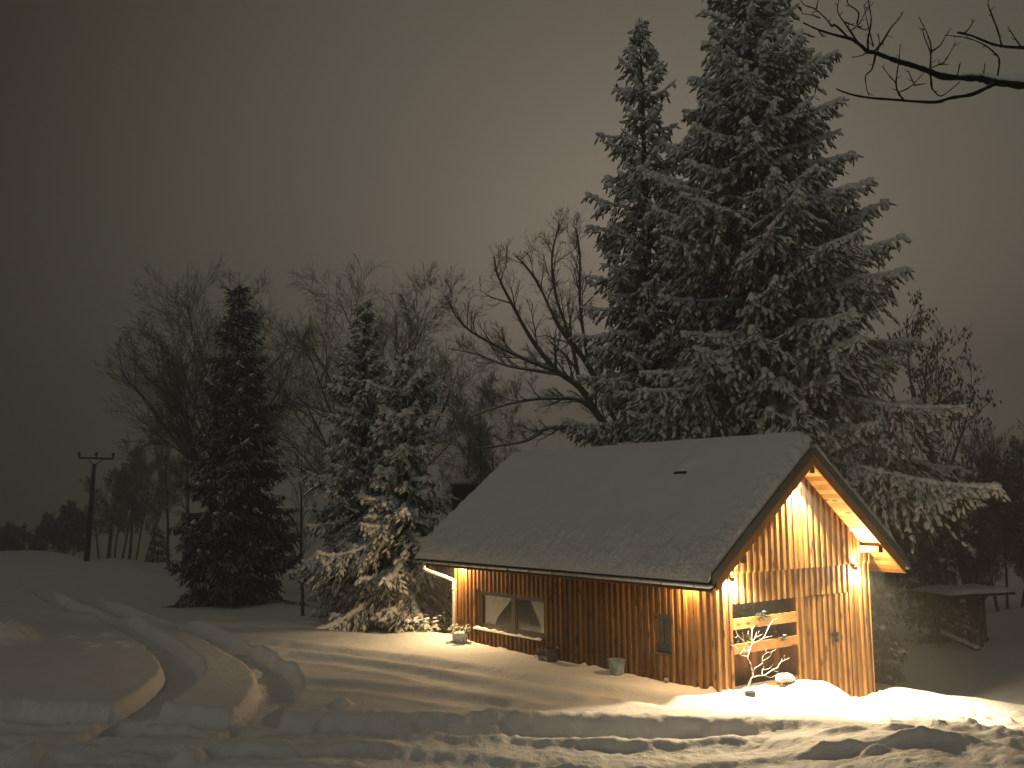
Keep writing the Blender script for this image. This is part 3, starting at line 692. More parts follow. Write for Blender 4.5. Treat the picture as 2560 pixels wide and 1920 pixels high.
# ------------------------------------------------------------------ lamps on the cabin
def spot(name, loc, d, watt, deg, blend, parent, size=.03, col=WARM):
    l = bpy.data.lights.new(name, "SPOT"); l.energy = watt * LAMP; l.color = col; l.spot_size = math.radians(deg); l.spot_blend = blend; l.shadow_soft_size = size
    o = bpy.data.objects.new(name, l); SC.collection.objects.link(o)
    o.rotation_euler = Vector(d).to_track_quat("-Z", "Y").to_euler()
    o.parent = parent; o.location = np.array(loc) - np.array(ORG[parent.name]); return o
def wall_lamp(x, y, z, nx_, ny_, label, up=True, wd=180, wu=120, deg=160, col=WARM, omni=40):
    r = thing("wall_lamp", label, "wall lamp", (x, y, z), "lamps on the cabin walls")
    cx, cyy = x + nx_ * .08, y + ny_ * .08
    b = MB(); b.lathe((cx, cyy, z), [(.0, -.048), (.030, -.048), (.037, -.05), (.04, -.047), (.04, .047), (.037, .05), (.030, .048), (.0, .048)], 18)
    part("lamp_body", b, M["black"], r, True)
    b = MB(); b.box(min(x, cx), max(x, cx), min(y, cyy) - (.02 if ny_ == 0 else 0), max(y, cyy) + (.02 if ny_ == 0 else 0), z - .03, z + .03) if ny_ == 0 else b.box(x - .02, x + .02, min(y, cyy), max(y, cyy), z - .03, z + .03)
    part("mount", b, M["black"], r)
    b = MB(); b.lathe((cx, cyy, z), [(0, -.0505), (.029, -.0505)], 14); part("lens", b, M["lens"], r)
    if up: b = MB(); b.lathe((cx, cyy, z), [(.029, .0505), (0, .0505)], 14); part("lens", b, M["lens"], r)
    spot("down_light", (cx, cyy, z - .06), (nx_ * .06, ny_ * .06, -1), wd, deg, .35, r, .03, col)
    pl_ = bpy.data.lights.new('glow', 'POINT'); pl_.energy = omni * LAMP; pl_.color = col; pl_.shadow_soft_size = .03
    po_ = bpy.data.objects.new('glow', pl_); SC.collection.objects.link(po_); po_.parent = r; po_.location = (nx_ * .10, ny_ * .10, -.09)
    if up: spot("up_light", (cx, cyy, z + .06), (nx_ * .08, ny_ * .08, 1), wu, 110, .4, r, .03, col)
wall_lamp(0.385, -0.03, 2.20, 0, -1, "wall lamp with up and down beams left of the planter niche", True)
wall_lamp(4.52, -0.03, 2.20, 0, -1, "wall lamp with up and down beams above the latched door")
wall_lamp(-0.03, 0.62, 2.20, -1, 0, "wall lamp under the eave beside the small window", True, 28, 8, 165, (1.0, 0.65, 0.29), 17)
wall_lamp(-0.03, 9.33, 2.20, -1, 0, "wall lamp under the eave near the downpipe", True, 32, 10, 165, (1.0, 0.68, 0.33), 70)
r = thing("ridge_spotlight", "spotlight under the roof peak shining down the gable boards", "spotlight", (2.50, -0.22, 4.30), None)
b = MB(); b.lathe((2.50, -.22, 4.30), [(0, .08), (.05, .08), (.055, .07), (.055, -.06), (.05, -.065)], 16); b.box(2.485, 2.515, -.235, -.205, 4.375, 4.40); part("lamp_body", b, M["black"], r, True)
b = MB(); b.lathe((2.50, -.22, 4.30), [(.049, -.055), (0, -.055)], 16); part("lens", b, M["lens"], r)
spot("down_light", (2.50, -.22, 4.23), (0.0, 0.02, -1), 900, 88, .40, r)

# ------------------------------------------------------------------ plants and pots by the cabin
def pot(name, c, r, h, material, label, fill="soil", group=None):
    o = thing(name, label, "flower pot", c, group)
    b = MB(); b.lathe(c, [(0, 0), (r * .72, 0), (r * .80, h * .2), (r * .95, h * .72), (r * .93, h * .9), (r * 1.04, h * .93), (r * 1.06, h), (r * .93, h), (r * .88, h * .86), (0, h * .86)], 28)
    part("bowl", b, material, o, True)
    s = MB()
    if fill == "snow": s.blob((c[0], c[1], c[2] + h * .95), (r * .9, r * .9, h * .22), 3)
    else: s.lathe(c, [(r * .89, h * .88), (r * .5, h * .9), (0, h * .9)], 20)
    part(fill, s, M["clump"] if fill == "snow" else M["soil"], o, True)
    return o
def pl(px, py, x): p = at_x(px, py, x); return p
p = at_x(1542, 1650, -.30); pot("flower_pot", (p[0], p[1], p[2] - .34), .19, .36, M["pot_blue"], "empty blue-grey glazed pot by the wall left of the small window")
p = at_x(1380, 1622, -.30); pot("flower_pot", (p[0], p[1], p[2] - .30), .17, .32, M["pot_dark"], "dark glazed pot by the corner of the big window")
PB = at_x(1150, 1586, -.38); pot("flower_pot", (PB[0], PB[1], PB[2] - .30), .23, .34, M["pot_grey"], "marbled grey pot heaped with snow under the downpipe", "snow")
def leafy(name, c, label, n, h, spread, seed, material, lsize=.10, droop=.4, snow=.35, cat="plant", group=None, stems=None):
    rg = np.random.RandomState(seed); o = thing(name, label, cat, c, group)
    P0 = []; P1 = []; S0 = []; S1 = []; SR = []; C0 = []; C1 = []; CR = []; G0 = []; G1 = []
    for i in range(n):
        a = rg.rand() * 6.28; rr = spread * math.sqrt(rg.rand()); top_ = np.array(c) + (rr * math.cos(a), rr * math.sin(a), h * (0.55 + .45 * rg.rand()) * (1 - .35 * rr / spread))
        bs = np.array(c) + (rr * .25 * math.cos(a), rr * .25 * math.sin(a), -.05)
        G0.append(bs); G1.append(top_)
        for k in range(9):
            b = 6.28 * k / 9 + rg.rand() * .5; ll = lsize * (.7 + .6 * rg.rand())
            d = np.array([math.cos(b), math.sin(b), -droop + .5 * rg.rand()]); q = top_ + (0, 0, -.12 * lsize * k)
            P0.append(q); P1.append(q + d * ll)
        if rg.rand() < snow:
            q = top_ + (0, 0, .01); C0.append(q + (-lsize * .6, 0, 0)); C1.append(q + (lsize * .6, 0.0, 0)); CR.append(lsize * .20)
    V, F = spindles(P0, P1, np.full(len(P0), lsize * .15), .5, 4, rg); np_mesh("leaves", V, F, material, ORG[o.name], o)
    V, F = segs_mesh(G0, G1, np.full(len(G0), .008), np.full(len(G0), .004)); np_mesh("stem", V, F, M["bark"], ORG[o.name], o)
    if C0: V, F = spindles(C0, C1, CR, .7, 6, rg); np_mesh("snow", V, F, M["clump"], ORG[o.name], o, None, True)
    return o
leafy("potted_shrub", (PB[0], PB[1], PB[2] - .02), "thin snowy twigs sprouting from the marbled grey pot", 16, .36, .30, 4, M["leaf"], .09, .0, .3)
for i, (px, py, h, nn, sp, lab) in enumerate(((1034, 1586, .45, 22, .34, "low snow-dusted evergreen shrub at the far end of the bed"), (1068, 1586, .62, 26, .34, "snow-dusted evergreen shrub in the middle of the bed"),
                                              (1104, 1582, .80, 22, .26, "tallest snow-dusted evergreen shrub beside the downpipe"))):
    q = at_z(px, py, .08); leafy("evergreen_shrub", (q[0], q[1], gz(q[0], q[1]) - .03), lab, nn, h, sp, 30 + i, M["leaf"], .16, .85, .6, "shrub", "evergreen shrubs by the downpipe")
q = at_x(1352, 1630, -.28); leafy("potted_plant", (q[0], q[1], q[2] - .2), "dark leafy plant beside the dark glazed pot", 14, .34, .13, 9, M["leaf_dark"], .09, .2, .1)
leafy("shelf_plant", (1.36, .22, 1.32), "dark bushy plant with snowy tips on the upper planter shelf", 30, .23, .31, 11, M["leaf_plain"], .10, .2, .05)
leafy("shelf_plant", (1.98, .08, .86), "small snow-capped plant on the lower planter shelf", 12, .17, .15, 12, M["leaf_plain"], .08, .5, .45)
leafy("shelf_plant", (0.98, .12, .86), "yellow-green plant behind the snowy sapling on the lower shelf", 10, .22, .12, 13, plain("lime_leaf", (0.30, 0.34, 0.06), .6), .10, .1, .1)
# bare sapling in front of the niche, every twig carrying snow
Z1 = lambda a, b, dy=0.0: at_y(1760 + a / 4.147, 1360 + b / 4.147, -0.38 + dy)
SAP = [([(500, 1010), (470, 960), (455, 930), (465, 900)], .006, .003), ([(560, 1012), (575, 985), (560, 930), (570, 905)], .006, .003), ([(690, 830), (665, 850), (640, 840)], .005, .003), ([(350, 950), (330, 975), (310, 960)], .005, .003), ([(375, 1150), (395, 1115), (420, 1090), (425, 1060)], .006, .003), ([(720, 1300), (735, 1320), (770, 1325)], .005, .003), ([(850, 1200), (830, 1175), (835, 1155)], .005, .003), ([(650, 1130), (640, 1100), (655, 1080)], .005, .003), ([(430, 1545), (465, 1470), (490, 1400), (510, 1370), (495, 1300), (480, 1240), (455, 1190), (465, 1140), (480, 1080)], .024, .015),
       ([(480, 1080), (500, 1030), (495, 960), (500, 900), (520, 845)], .014, .006), ([(497, 1040), (560, 1010), (620, 970), (650, 910), (690, 830), (720, 790), (765, 770)], .013, .004),
       ([(600, 985), (660, 965), (710, 955)], .008, .004), ([(480, 1080), (445, 1060), (400, 1000), (350, 950), (325, 890), (300, 850)], .011, .005),
       ([(455, 1170), (410, 1160), (375, 1150), (370, 1110), (330, 1075), (265, 1040)], .011, .004), ([(420, 1030), (405, 950), (400, 910)], .007, .003),
       ([(500, 1010), (520, 990), (540, 940), (545, 910)], .008, .003), ([(530, 970), (560, 960), (605, 935)], .006, .003), ([(650, 910), (650, 895), (630, 870)], .006, .003),
       ([(500, 1390), (560, 1370), (620, 1365), (680, 1330), (720, 1300), (760, 1285), (790, 1230), (850, 1200), (885, 1180)], .016, .004),
       ([(605, 1368), (605, 1310), (620, 1290), (605, 1240), (610, 1170), (650, 1130), (700, 1120), (745, 1090)], .012, .003), ([(612, 1305), (680, 1290), (715, 1245)], .007, .003),
       ([(605, 1240), (560, 1270), (520, 1300), (508, 1370)], .010, .008), ([(630, 1366), (690, 1385), (745, 1360)], .008, .003), ([(608, 1215), (680, 1170), (700, 1130)], .007, .004),
       ([(780, 1250), (800, 1220), (810, 1190)], .006, .003), ([(345, 945), (360, 1000), (350, 1020)], .006, .003), ([(470, 1100), (410, 1110), (415, 1080)], .006, .003), ([(500, 900), (490, 880), (495, 865)], .006, .003)]
sap = thing("sapling", "bare branching sapling coated in snow in front of the planter niche", "sapling", tuple(Z1(430, 1545)))
sb, ss = MB(), MB(); rg = random.Random(8)
for i, (pp, r0, r1) in enumerate(SAP):
    dy = lambda j: 0.10 * math.sin(i * 2.1 + 0.25 * j) * min(1, j / 4 + (i > 0) * 0.2)
    P = smooth_path([Z1(a, b, dy(j) if j else (0.10 * math.sin(i * 2.1) * 0.2 if i else 0)) for j, (a, b) in enumerate(pp)], 3)
    R = np.linspace(r0, r1, len(P)); sb.tube(P, R * .55, 6)
    ss.tube(P + np.array([0, 0, 1]) * (R * .45)[:, None], R * np.array([.45 + .5 * rg.random() for _ in P]), 6)
part("branches", sb, M["bark"], sap, True); part("snow", ss, M["clump"], sap, True)
pb = Z1(475, 1540); b = MB(); b.lathe((pb[0], pb[1], pb[2] - .14), [(0, 0), (.10, 0), (.12, .16), (.10, .16), (0, .14)], 18); tag(b.build("plant_pot", M["pot_dark"], tuple(pb), None, True), "dark pot rim at the foot of the snowy sapling", "flower pot")
b = MB(); c = at_y(1966, 1700, -.45); b.blob((c[0], c[1], c[2]), (.17, .15, .11), 5, 16, 10, .25); lump = thing("log", "short log under a thick snow cap beside the bench", "log", tuple(c))
lg = MB(); lg.tube([(c[0] - .05, c[1] + .05, c[2] - .02), (c[0] + .13, c[1] - .10, c[2] - .03)], .07, 14); part("wood", lg, M["endgrain"], lump, True)
b2 = MB(); b2.blob((c[0] - .02, c[1] + .02, c[2] + .04), (.22, .17, .09), 5, 18, 10, .25); part("snow_cap", b2, M["clump"], lump, True)
b = MB(); c = at_x(1666, 1703, -.10); b.blob((c[0], c[1], gz(c[0], c[1]) + .05), (.06, .06, .055), 2, 14, 9, .05); tag(b.build("stone", M["stone"], (c[0], c[1], gz(c[0], c[1])), None, True), "small round stone at the foot of the wall below the small window", "stone")
for i, (px, py) in enumerate(((2142, 1736), (2154, 1737))):
    b = MB(); c = at_y(px, py, -.22); b.blob((c[0], c[1], gz(c[0], c[1]) + .02), (.045, .04, .035), 7 + i, 10, 7, .3)
    tag(b.build("pebble", M["stone"], (c[0], c[1], gz(c[0], c[1])), None, True), ("grey pebble in the snow below the door, nearer the door gap", "grey pebble in the snow below the door, nearer the cabin corner")[i], "pebble", "pebbles by the cabin corner")

# ------------------------------------------------------------------ spruces
def spruce(label, base, H, R, seed, nmat, z0=0.9, step=.42, per=6, prof=None, snow=.3, droop=.30, fs=1.0, hang=.6, avoid=None, lean=(0, 0), spacing=.15, name="spruce_tree", group=None, trunk_r=None, clump=1.0, load=.62):
    rg = np.random.RandomState(seed); base = np.array(base, float)
    o = thing(name, label, "spruce", tuple(base), group)
    prof = prof or (lambda f: (1 - f) ** .8)
    tr = trunk_r or H * .013
    zs = np.linspace(-.3, H, 14); ax = lambda z: np.array([lean[0] * z / H, lean[1] * z / H, 0]) + .05 * np.array([math.sin(z * .5 + seed), math.cos(z * .4 + seed), 0])
    t_ = MB(); t_.tube([base + ax(z) + (0, 0, z) for z in zs], tr * np.clip(1 - zs / H, .03, 1) ** .8, 9); part("trunk", t_, M["bark_dark"], o, True)
    F0, F1, FR = [], [], []; B0, B1, BR0, BR1 = [], [], [], []; C0, C1, CR = [], [], []
    z = z0; wh = 0
    while z < H - .25:
        f = (z - z0) / (H - z0); nb = max(3, int(round(per * (1 - .45 * f) + rg.rand() - .3)))
        a0 = rg.rand() * 6.28; wf = rg.uniform(.78, 1.12)
        for b in range(nb):
            az = a0 + 6.28 * b / nb + rg.normal(0, .18); zb = z + rg.normal(0, step * .28)
            fb = np.clip((zb - z0) / (H - z0), 0, .995); Lb = max(.22, R * wf * prof(fb) * rg.uniform(.62, 1.18))
            dirh = np.array([math.cos(az), math.sin(az), 0]); side = np.array([-dirh[1], dirh[0], 0])
            if avoid is not None and avoid(base + dirh * Lb + (0, 0, zb), base + dirh * Lb * .5 + (0, 0, zb)): continue
            e0 = .75 * fb ** 1.5 - .06 + rg.normal(0, .08); dr = droop * (1 - .75 * fb) * rg.uniform(.6, 1.4)
            n = max(4, int(Lb / spacing)); s = np.linspace(0.06, 1, n)
            w = rg.normal(0, .06) * Lb
            P = base + ax(zb) + dirh * (Lb * s)[:, None] + side * (w * s ** 2)[:, None]
            P[:, 2] += zb + Lb * (e0 * s - dr * 1.9 * s ** 1.6 + dr * 1.25 * s ** 3)
            B0.append(P[:-1]); B1.append(P[1:]); rb = .010 + .008 * Lb
            BR0.append(rb * (1 - s[:-1] * .8)); BR1.append(rb * (1 - s[1:] * .8))
            # snow ridge lying along the outer part of the bough
            sel = np.where((s[:-1] > .22) & (rg.rand(n - 1) < snow * 1.5))[0]
            if len(sel):
                C0.append(P[sel] + (0, 0, .025)); C1.append(P[np.minimum(sel + 1, n - 1)] + (P[np.minimum(sel + 1, n - 1)] - P[sel]) * .7 + (0, 0, .03)); CR.append(np.full(len(sel), .085 * clump ** .5) * rg.uniform(.6, 1.5, len(sel)))
            # side twigs, hanging towards their ends
            tl = Lb * .34 * np.sin(np.clip(s * 1.12, 0, 1) * math.pi * .86 + .35) * rg.uniform(.6, 1.2, n) + .10
            for sg in (-1, 1, 0):
                if sg == 0: m_ = rg.rand(n) < .55
                else: m_ = (s > .12) & (rg.rand(n) < .93)
                idx = np.where(m_)[0]
                if not len(idx): continue
                k = len(idx); q0 = P[idx]; tt = tl[idx] * (.75 if sg == 0 else 1)
                d = dirh * rg.uniform(.35, .9, (k, 1)) + side * sg * rg.uniform(.5, 1.0, (k, 1)) + rg.normal(0, .12, (k, 3))
                d[:, 2] = -hang * rg.uniform(.2, 1.1, k) - (.45 if sg == 0 else 0) + e0 * .35 + .25 * fb
                d /= np.linalg.norm(d, axis=1)[:, None]
                nf = np.maximum(1, (tt / (.080 * fs)).astype(int))
                B0.append(q0); B1.append(q0 + d * tt[:, None] * .9); BR0.append(np.full(k, .007)); BR1.append(np.full(k, .003))
                for j in range(int(nf.max())):
                    on = np.where(nf > j)[0]; u = ((j + .6 * rg.rand(len(on))) / nf[on])[:, None]
                    c = q0[on] + d[on] * tt[on][:, None] * u; c[:, 2] -= (u[:, 0] ** 2) * tt[on] * .22 * hang
                    sd = np.cross(d[on], np.array([0, 0, 1.0])); sgn = rg.choice([-1, 1], (len(on), 1))
                    fd = d[on] * rg.uniform(.4, 1.0, (len(on), 1)) + sd * sgn * rg.uniform(.1, .7, (len(on), 1)); fd[:, 2] -= hang * rg.uniform(.1, .9, len(on))
                    fd /= np.linalg.norm(fd, axis=1)[:, None]
                    fl = .29 * fs * rg.uniform(.65, 1.35, len(on))
                    F0.append(c); F1.append(c + fd * fl[:, None]); FR.append(.034 * fs * rg.uniform(.7, 1.3, len(on)))
                    sm = rg.rand(len(on)) < snow * load * np.clip(1.35 * s[idx[on]] - .1, 0, 1)
                    if sm.any():
                        cc = c[sm] + (0, 0, .022 * fs); C0.append(cc); C1.append(cc + fd[sm] * fl[sm][:, None] * .92 + (0, 0, .008)); CR.append(.036 * fs * clump * rg.uniform(.45, 1.45, sm.sum()))
        z += step * (1 - .5 * f) * rg.uniform(.8, 1.2); wh += 1
    # leader
    F0.append(np.array([base + ax(H) + (0, 0, H - .5)] * 6)); F1.append(base + ax(H) + np.array([(.10 * math.cos(i), .10 * math.sin(i), H - .1 + .03 * i) for i in range(6)])); FR.append(np.full(6, .03))
    V, F = spindles(np.concatenate(F0), np.concatenate(F1), np.concatenate(FR), .75, 4, rg, -.6)
    np_mesh("crown", V, F, nmat, ORG[o.name], o)
    V, F = segs_mesh(np.concatenate(B0), np.concatenate(B1), np.concatenate(BR0), np.concatenate(BR1), 4); np_mesh("boughs", V, F, M["bark_dark"], ORG[o.name], o)
    if C0 and snow > 0:
        V, F = spindles(np.concatenate(C0), np.concatenate(C1), np.concatenate(CR), .85, 5, rg, -.4); np_mesh("snow", V, F, M["clump"], ORG[o.name], o, None, True)
    return o
def on_ground(px, py, z=0.0): q = at_z(px, py, z); return (q[0], q[1], gz(q[0], q[1]) - .05)
def at_dist(px, t):
    q = at_t(px, 1258, t); return (q[0], q[1], gz(q[0], q[1]) - .05)
def over_cabin(p, q):
    for w in (p, q):
        if -1.2 < w[0] < WD + 1.1 and -1.0 < w[1] < LN + 1.2 and w[2] < zx(min(max(w[0], -.7), WD + .7)) + 1.9: return True
    return False
# left, dark
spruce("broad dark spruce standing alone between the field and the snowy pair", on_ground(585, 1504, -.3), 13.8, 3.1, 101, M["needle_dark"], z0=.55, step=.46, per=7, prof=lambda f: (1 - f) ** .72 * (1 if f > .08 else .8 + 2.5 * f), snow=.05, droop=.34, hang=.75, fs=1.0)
# the pair beside the cabin
spruce("taller snowy spruce behind the bushier one left of the cabin", on_ground(908, 1540, -.3), 11.8, 2.65, 102, M["needle_lit"], z0=1.1, step=.44, per=6, prof=lambda f: (1 - f) ** .75, snow=.58, droop=.34, hang=.8, fs=.95, clump=1.5, load=.85)
spruce("bushy snow-laden spruce right beside the cabin's downpipe corner", on_ground(1018, 1556, -.2), 9.4, 2.95, 103, M["needle_lit"], z0=.95, step=.42, per=6, prof=lambda f: (1 - f) ** .6 * (.85 + .3 * math.sin(f * 9)), snow=.70, droop=.42, hang=.9, fs=1.0, clump=1.7, load=.95)
# the tall ones behind the cabin
qa = at_dist(1637, 35.0)
spruce("slender tall spruce with a pointed top behind the cabin roof", qa, 23.8, 3.35, 104, M["needle_big"], z0=3.3, step=.56, per=6, prof=lambda f: (1 - f) ** .66, snow=.70, droop=.30, hang=.95, fs=1.0, clump=1.55, load=.95, avoid=over_cabin, spacing=.19)
qb = at_dist(1955, 32.5)
spruce("huge full spruce spreading behind the cabin gable, its tip out of view", qb, 26.1, 6.3, 105, M["needle_big"], z0=7.0, step=.64, per=7, prof=lambda f: (1 - f) ** .9, snow=.74, droop=.22, hang=.95, fs=1.05, clump=1.6, load=.98, avoid=over_cabin, lean=(-.5, .2), spacing=.19)
# low ones right of the cabin
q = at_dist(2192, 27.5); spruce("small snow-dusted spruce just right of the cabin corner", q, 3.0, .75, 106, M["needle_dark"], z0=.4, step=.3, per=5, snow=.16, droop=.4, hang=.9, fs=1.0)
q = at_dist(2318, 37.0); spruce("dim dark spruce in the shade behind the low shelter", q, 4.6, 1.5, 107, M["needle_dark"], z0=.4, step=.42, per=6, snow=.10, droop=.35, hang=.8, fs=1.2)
q = at_z(394, 1372, 0); spruce("tiny far spruce at the end of the bare tree row", (q[0], q[1], gz(q[0], q[1]) - .1), 3.0, .95, 108, M["needle_far"], z0=.2, step=.4, per=5, snow=0, fs=1.6, spacing=.25)

# ------------------------------------------------------------------ bare trees
def grow(rg, P, p, d, ln, r, lev, maxlev, prm, out):
    n = 6 if lev == 0 else (5 if lev < 3 else 3)
    pts_ = [np.array(p)]; d = d / np.linalg.norm(d)
    for i in range(n):
        d = d + rg.normal(0, prm["wob"][lev], 3) + np.array([0, 0, prm["up"][lev]]); d /= np.linalg.norm(d)
        pts_.append(pts_[-1] + d * ln / n)
    pts_ = np.array(pts_); rr = np.linspace(r, r * prm["tip"][lev], n + 1)
    out.append((lev, pts_, rr))
    if lev >= maxlev: return
    nb = prm["n"][lev]; nb = max(1, int(round(nb * rg.uniform(.8, 1.2))))
    for k in range(nb):
        f = prm["lo"][lev] + (1 - prm["lo"][lev]) * (k + rg.rand() * .8) / nb; f = min(f, .98)
        x = f * n; i = min(int(x), n - 1); q = pts_[i] + (pts_[i + 1] - pts_[i]) * (x - i); dd = pts_[i + 1] - pts_[i]; dd /= np.linalg.norm(dd)
        a = rg.rand() * 6.28 if lev == 0 else rg.rand() * 6.28
        rf = np.cross(dd, [0, 0, 1.0]) if abs(dd[2]) < .95 else np.array([1.0, 0, 0]); rf /= np.linalg.norm(rf); r2 = np.cross(dd, rf)
        sp = math.radians(prm["ang"][lev]) * rg.uniform(.65, 1.25)
        nd = dd * math.cos(sp) + (rf * math.cos(a) + r2 * math.sin(a)) * math.sin(sp)
        grow(rg, P, q, nd, ln * prm["len"][lev] * rg.uniform(.7, 1.2) * (1.15 - .45 * f if lev else 1), rr[i] * prm["rad"][lev], lev + 1, maxlev, prm, out)
FAN = dict(wob=[.05, .10, .13, .16, .2], up=[.06, .10, .09, .06, .04], tip=[.35, .25, .3, .4, .5], n=[12, 12, 9, 7, 0], lo=[.22, .25, .2, .15, 0], ang=[42, 40, 40, 42, 40], len=[.62, .5, .46, .5, .4], rad=[.5, .5, .5, .6, .6])
SLIM = dict(wob=[.04, .10, .14, .16, .2], up=[.03, .10, .08, .05, .04], tip=[.25, .25, .3, .4, .5], n=[15, 8, 7, 5, 0], lo=[.28, .2, .2, .2, 0], ang=[38, 42, 42, 42, 40], len=[.26, .5, .5, .5, .4], rad=[.35, .5, .5, .6, .6])
def finish_tree(o, out, mats, minr=.006, snow=False, k=4):
    th = [(l, p, r) for l, p, r in out]
    S = {"trunk": [], "crown": []}
    t_ = MB()
    P0, P1, R0, R1 = [], [], [], []
    for l, p, r in th:
        if l == 0: t_.tube(p, r, 9)
        else: P0.append(p[:-1]); P1.append(p[1:]); R0.append(np.maximum(r[:-1], minr)); R1.append(np.maximum(r[1:], minr))
    part("trunk", t_, mats[0], o, True)
    V, F = segs_mesh(np.concatenate(P0), np.concatenate(P1), np.concatenate(R0), np.concatenate(R1), k); np_mesh("crown", V, F, mats[1], ORG[o.name], o)
def bare(label, base, H, r, seed, prm=FAN, levels=4, lean=(0, 0), tl=.75, minr=.007, group=None, name="bare_tree", cat="tree", stems=None, k=3):
    rg = np.random.RandomState(seed); o = thing(name, label, cat, tuple(base), group); out = []
    for i, (dx, dy, sl) in enumerate(stems or [(0, 0, 1)]):
        grow(rg, None, np.array(base) + (dx, dy, -.2), np.array([lean[0] + dx * .35, lean[1] + dy * .35, 1.0]), H * tl * sl, r * (1 if not i else .8), 0, levels, prm, out)
    finish_tree(o, out, (M["bark"], M["twig"]), minr, k=k); return o
bare("spreading bare tree with a leaning crown behind the dark spruce", at_dist(560, 50), 17.2, .28, 201, FAN, 4, (-.10, .05), .62, .0065)
bare("round-topped bare tree rising behind the snowy pair of spruces", at_dist(935, 47), 17.6, .28, 202, FAN, 4, (0, 0), .62, .0065)
bare("thin young bare tree between the dark spruce and the snowy pair", on_ground(757, 1536, -.3), 6.4, .07, 203, SLIM, 3, (0, 0), .95, .005)
for i, (px, t, H, lab) in enumerate(((1195, 56, 12.5, "slim bare tree just left of the cabin roof, the nearest to the roof edge"), (1150, 60, 12.0, "slim bare tree behind the bushy spruce top, left of two others"), (1238, 60, 10.5, "short slim bare tree behind the roof's back corner"))):
    bare(lab, at_dist(px, t), H, .10, 210 + i, SLIM, 4, (0, 0), .92, .007, "slim bare trees behind the cabin")
# old tree with long limbs reaching left behind the roof; limbs follow their own lines in depth
lt_base = at_dist(1640, 41)
OT = thing("bare_tree", "old bare tree with long limbs arching left behind the cabin roof", "tree", lt_base)
rg = np.random.RandomState(77); out = []
out.append((0, smooth_path([np.array(lt_base), at_t(1632, 1290, 41.0), at_t(1612, 1180, 41.0), at_t(1560, 1098, 41.0)], 4), np.linspace(.34, .24, 13)))
def limb(px, t0, t1, r0, r1, kids, L0):
    kids = int(kids * 1.7)
    n = len(px); P = smooth_path([at_t(a, b, t0 + (t1 - t0) * i / (n - 1)) for i, (a, b) in enumerate(px)], 4); R = np.linspace(r0, r1, len(P)); out.append((1, P, R))
    prm = dict(FAN); prm = {k_: list(v) for k_, v in prm.items()}; prm["up"] = [0, .05, .08, .09, .06]; prm["n"] = [0, 6, 6, 5, 3]; prm["ang"] = [0, 40, 42, 40, 40]; prm["len"] = [0, .5, .55, .5, .4]
    for k in range(kids):
        f = .18 + .8 * (k + rg.rand() * .6) / kids; i = min(int(f * (len(P) - 1)), len(P) - 2); d = P[i + 1] - P[i]; d /= np.linalg.norm(d)
        dd = d + rg.normal(0, .55, 3) + (0, 0, .35); grow(rg, None, P[i], dd, L0 * .74 * rg.uniform(.6, 1.2) * (1.1 - .4 * f), R[i] * .5, 2, 4, prm, out)
limb([(1632, 1250), (1590, 1170), (1510, 1060), (1450, 970), (1390, 925), (1330, 850), (1280, 760), (1245, 690), (1235, 640)], 41, 39, .20, .03, 10, 2.6)
limb([(1590, 1170), (1480, 930), (1400, 820), (1340, 700), (1290, 640)], 41, 43, .15, .03, 9, 2.4)
limb([(1400, 930), (1330, 905), (1250, 868), (1180, 830), (1140, 790), (1120, 740)], 40, 39, .10, .02, 9, 2.2)
limb([(1395, 935), (1300, 920), (1255, 910), (1190, 885), (1120, 870)], 40, 42, .08, .02, 7, 1.8)
limb([(1610, 1190), (1480, 1020), (1380, 995), (1270, 1010), (1180, 1040)], 41, 39, .13, .03, 8, 1.8)
limb([(1540, 1105), (1440, 1075), (1370, 1070), (1320, 1100), (1240, 1115), (1190, 1120)], 41, 39, .12, .03, 7, 1.5)
limb([(1450, 970), (1430, 860), (1390, 740), (1380, 640), (1400, 560)], 41, 42, .12, .03, 9, 2.4)
limb([(1470, 910), (1450, 760), (1450, 640), (1440, 570)], 41, 43, .10, .03, 8, 2.2)
finish_tree(OT, out, (M["bark"], M["twig"]), .0065, k=4)
# ash tree with bunches of old seeds, right edge
rg = np.random.RandomState(88); tb = at_dist(2425, 40)
AS = thing("ash_tree", "tall bare tree with dark seed clusters at the right edge", "tree", tb); out = []
prm = {k_: list(v) for k_, v in FAN.items()}; prm["n"] = [13, 7, 5, 3, 0]; prm["lo"] = [.30, .2, .2, .2, 0]; prm["len"] = [.40, .5, .5, .45, .4]; prm["ang"] = [46, 40, 42, 40, 40]
grow(rg, None, np.array(tb) + (0, 0, -.2), np.array([-.05, .03, 1.0]), 10.4, .25, 0, 4, prm, out)
finish_tree(AS, out, (M["bark"], M["twig"]), .008)
c0, c1 = [], []
for l, p, r in out:
    if l >= 3 and rg.rand() < .40:
        for _ in range(2): q = p[-1] + rg.normal(0, .12, 3); c0.append(q); c1.append(q + (rg.normal(0, .06), rg.normal(0, .06), -.20))
V, F = spindles(c0, c1, np.full(len(c0), .038), 1, 4, rg); np_mesh("seed_clusters", V, F, M["twig"], ORG[AS.name], AS)
bare("leaning dark bare tree low at the right edge of the picture", at_dist(2590, 36), 9.0, .13, 221, FAN, 4, (-.25, 0), .62, .007)
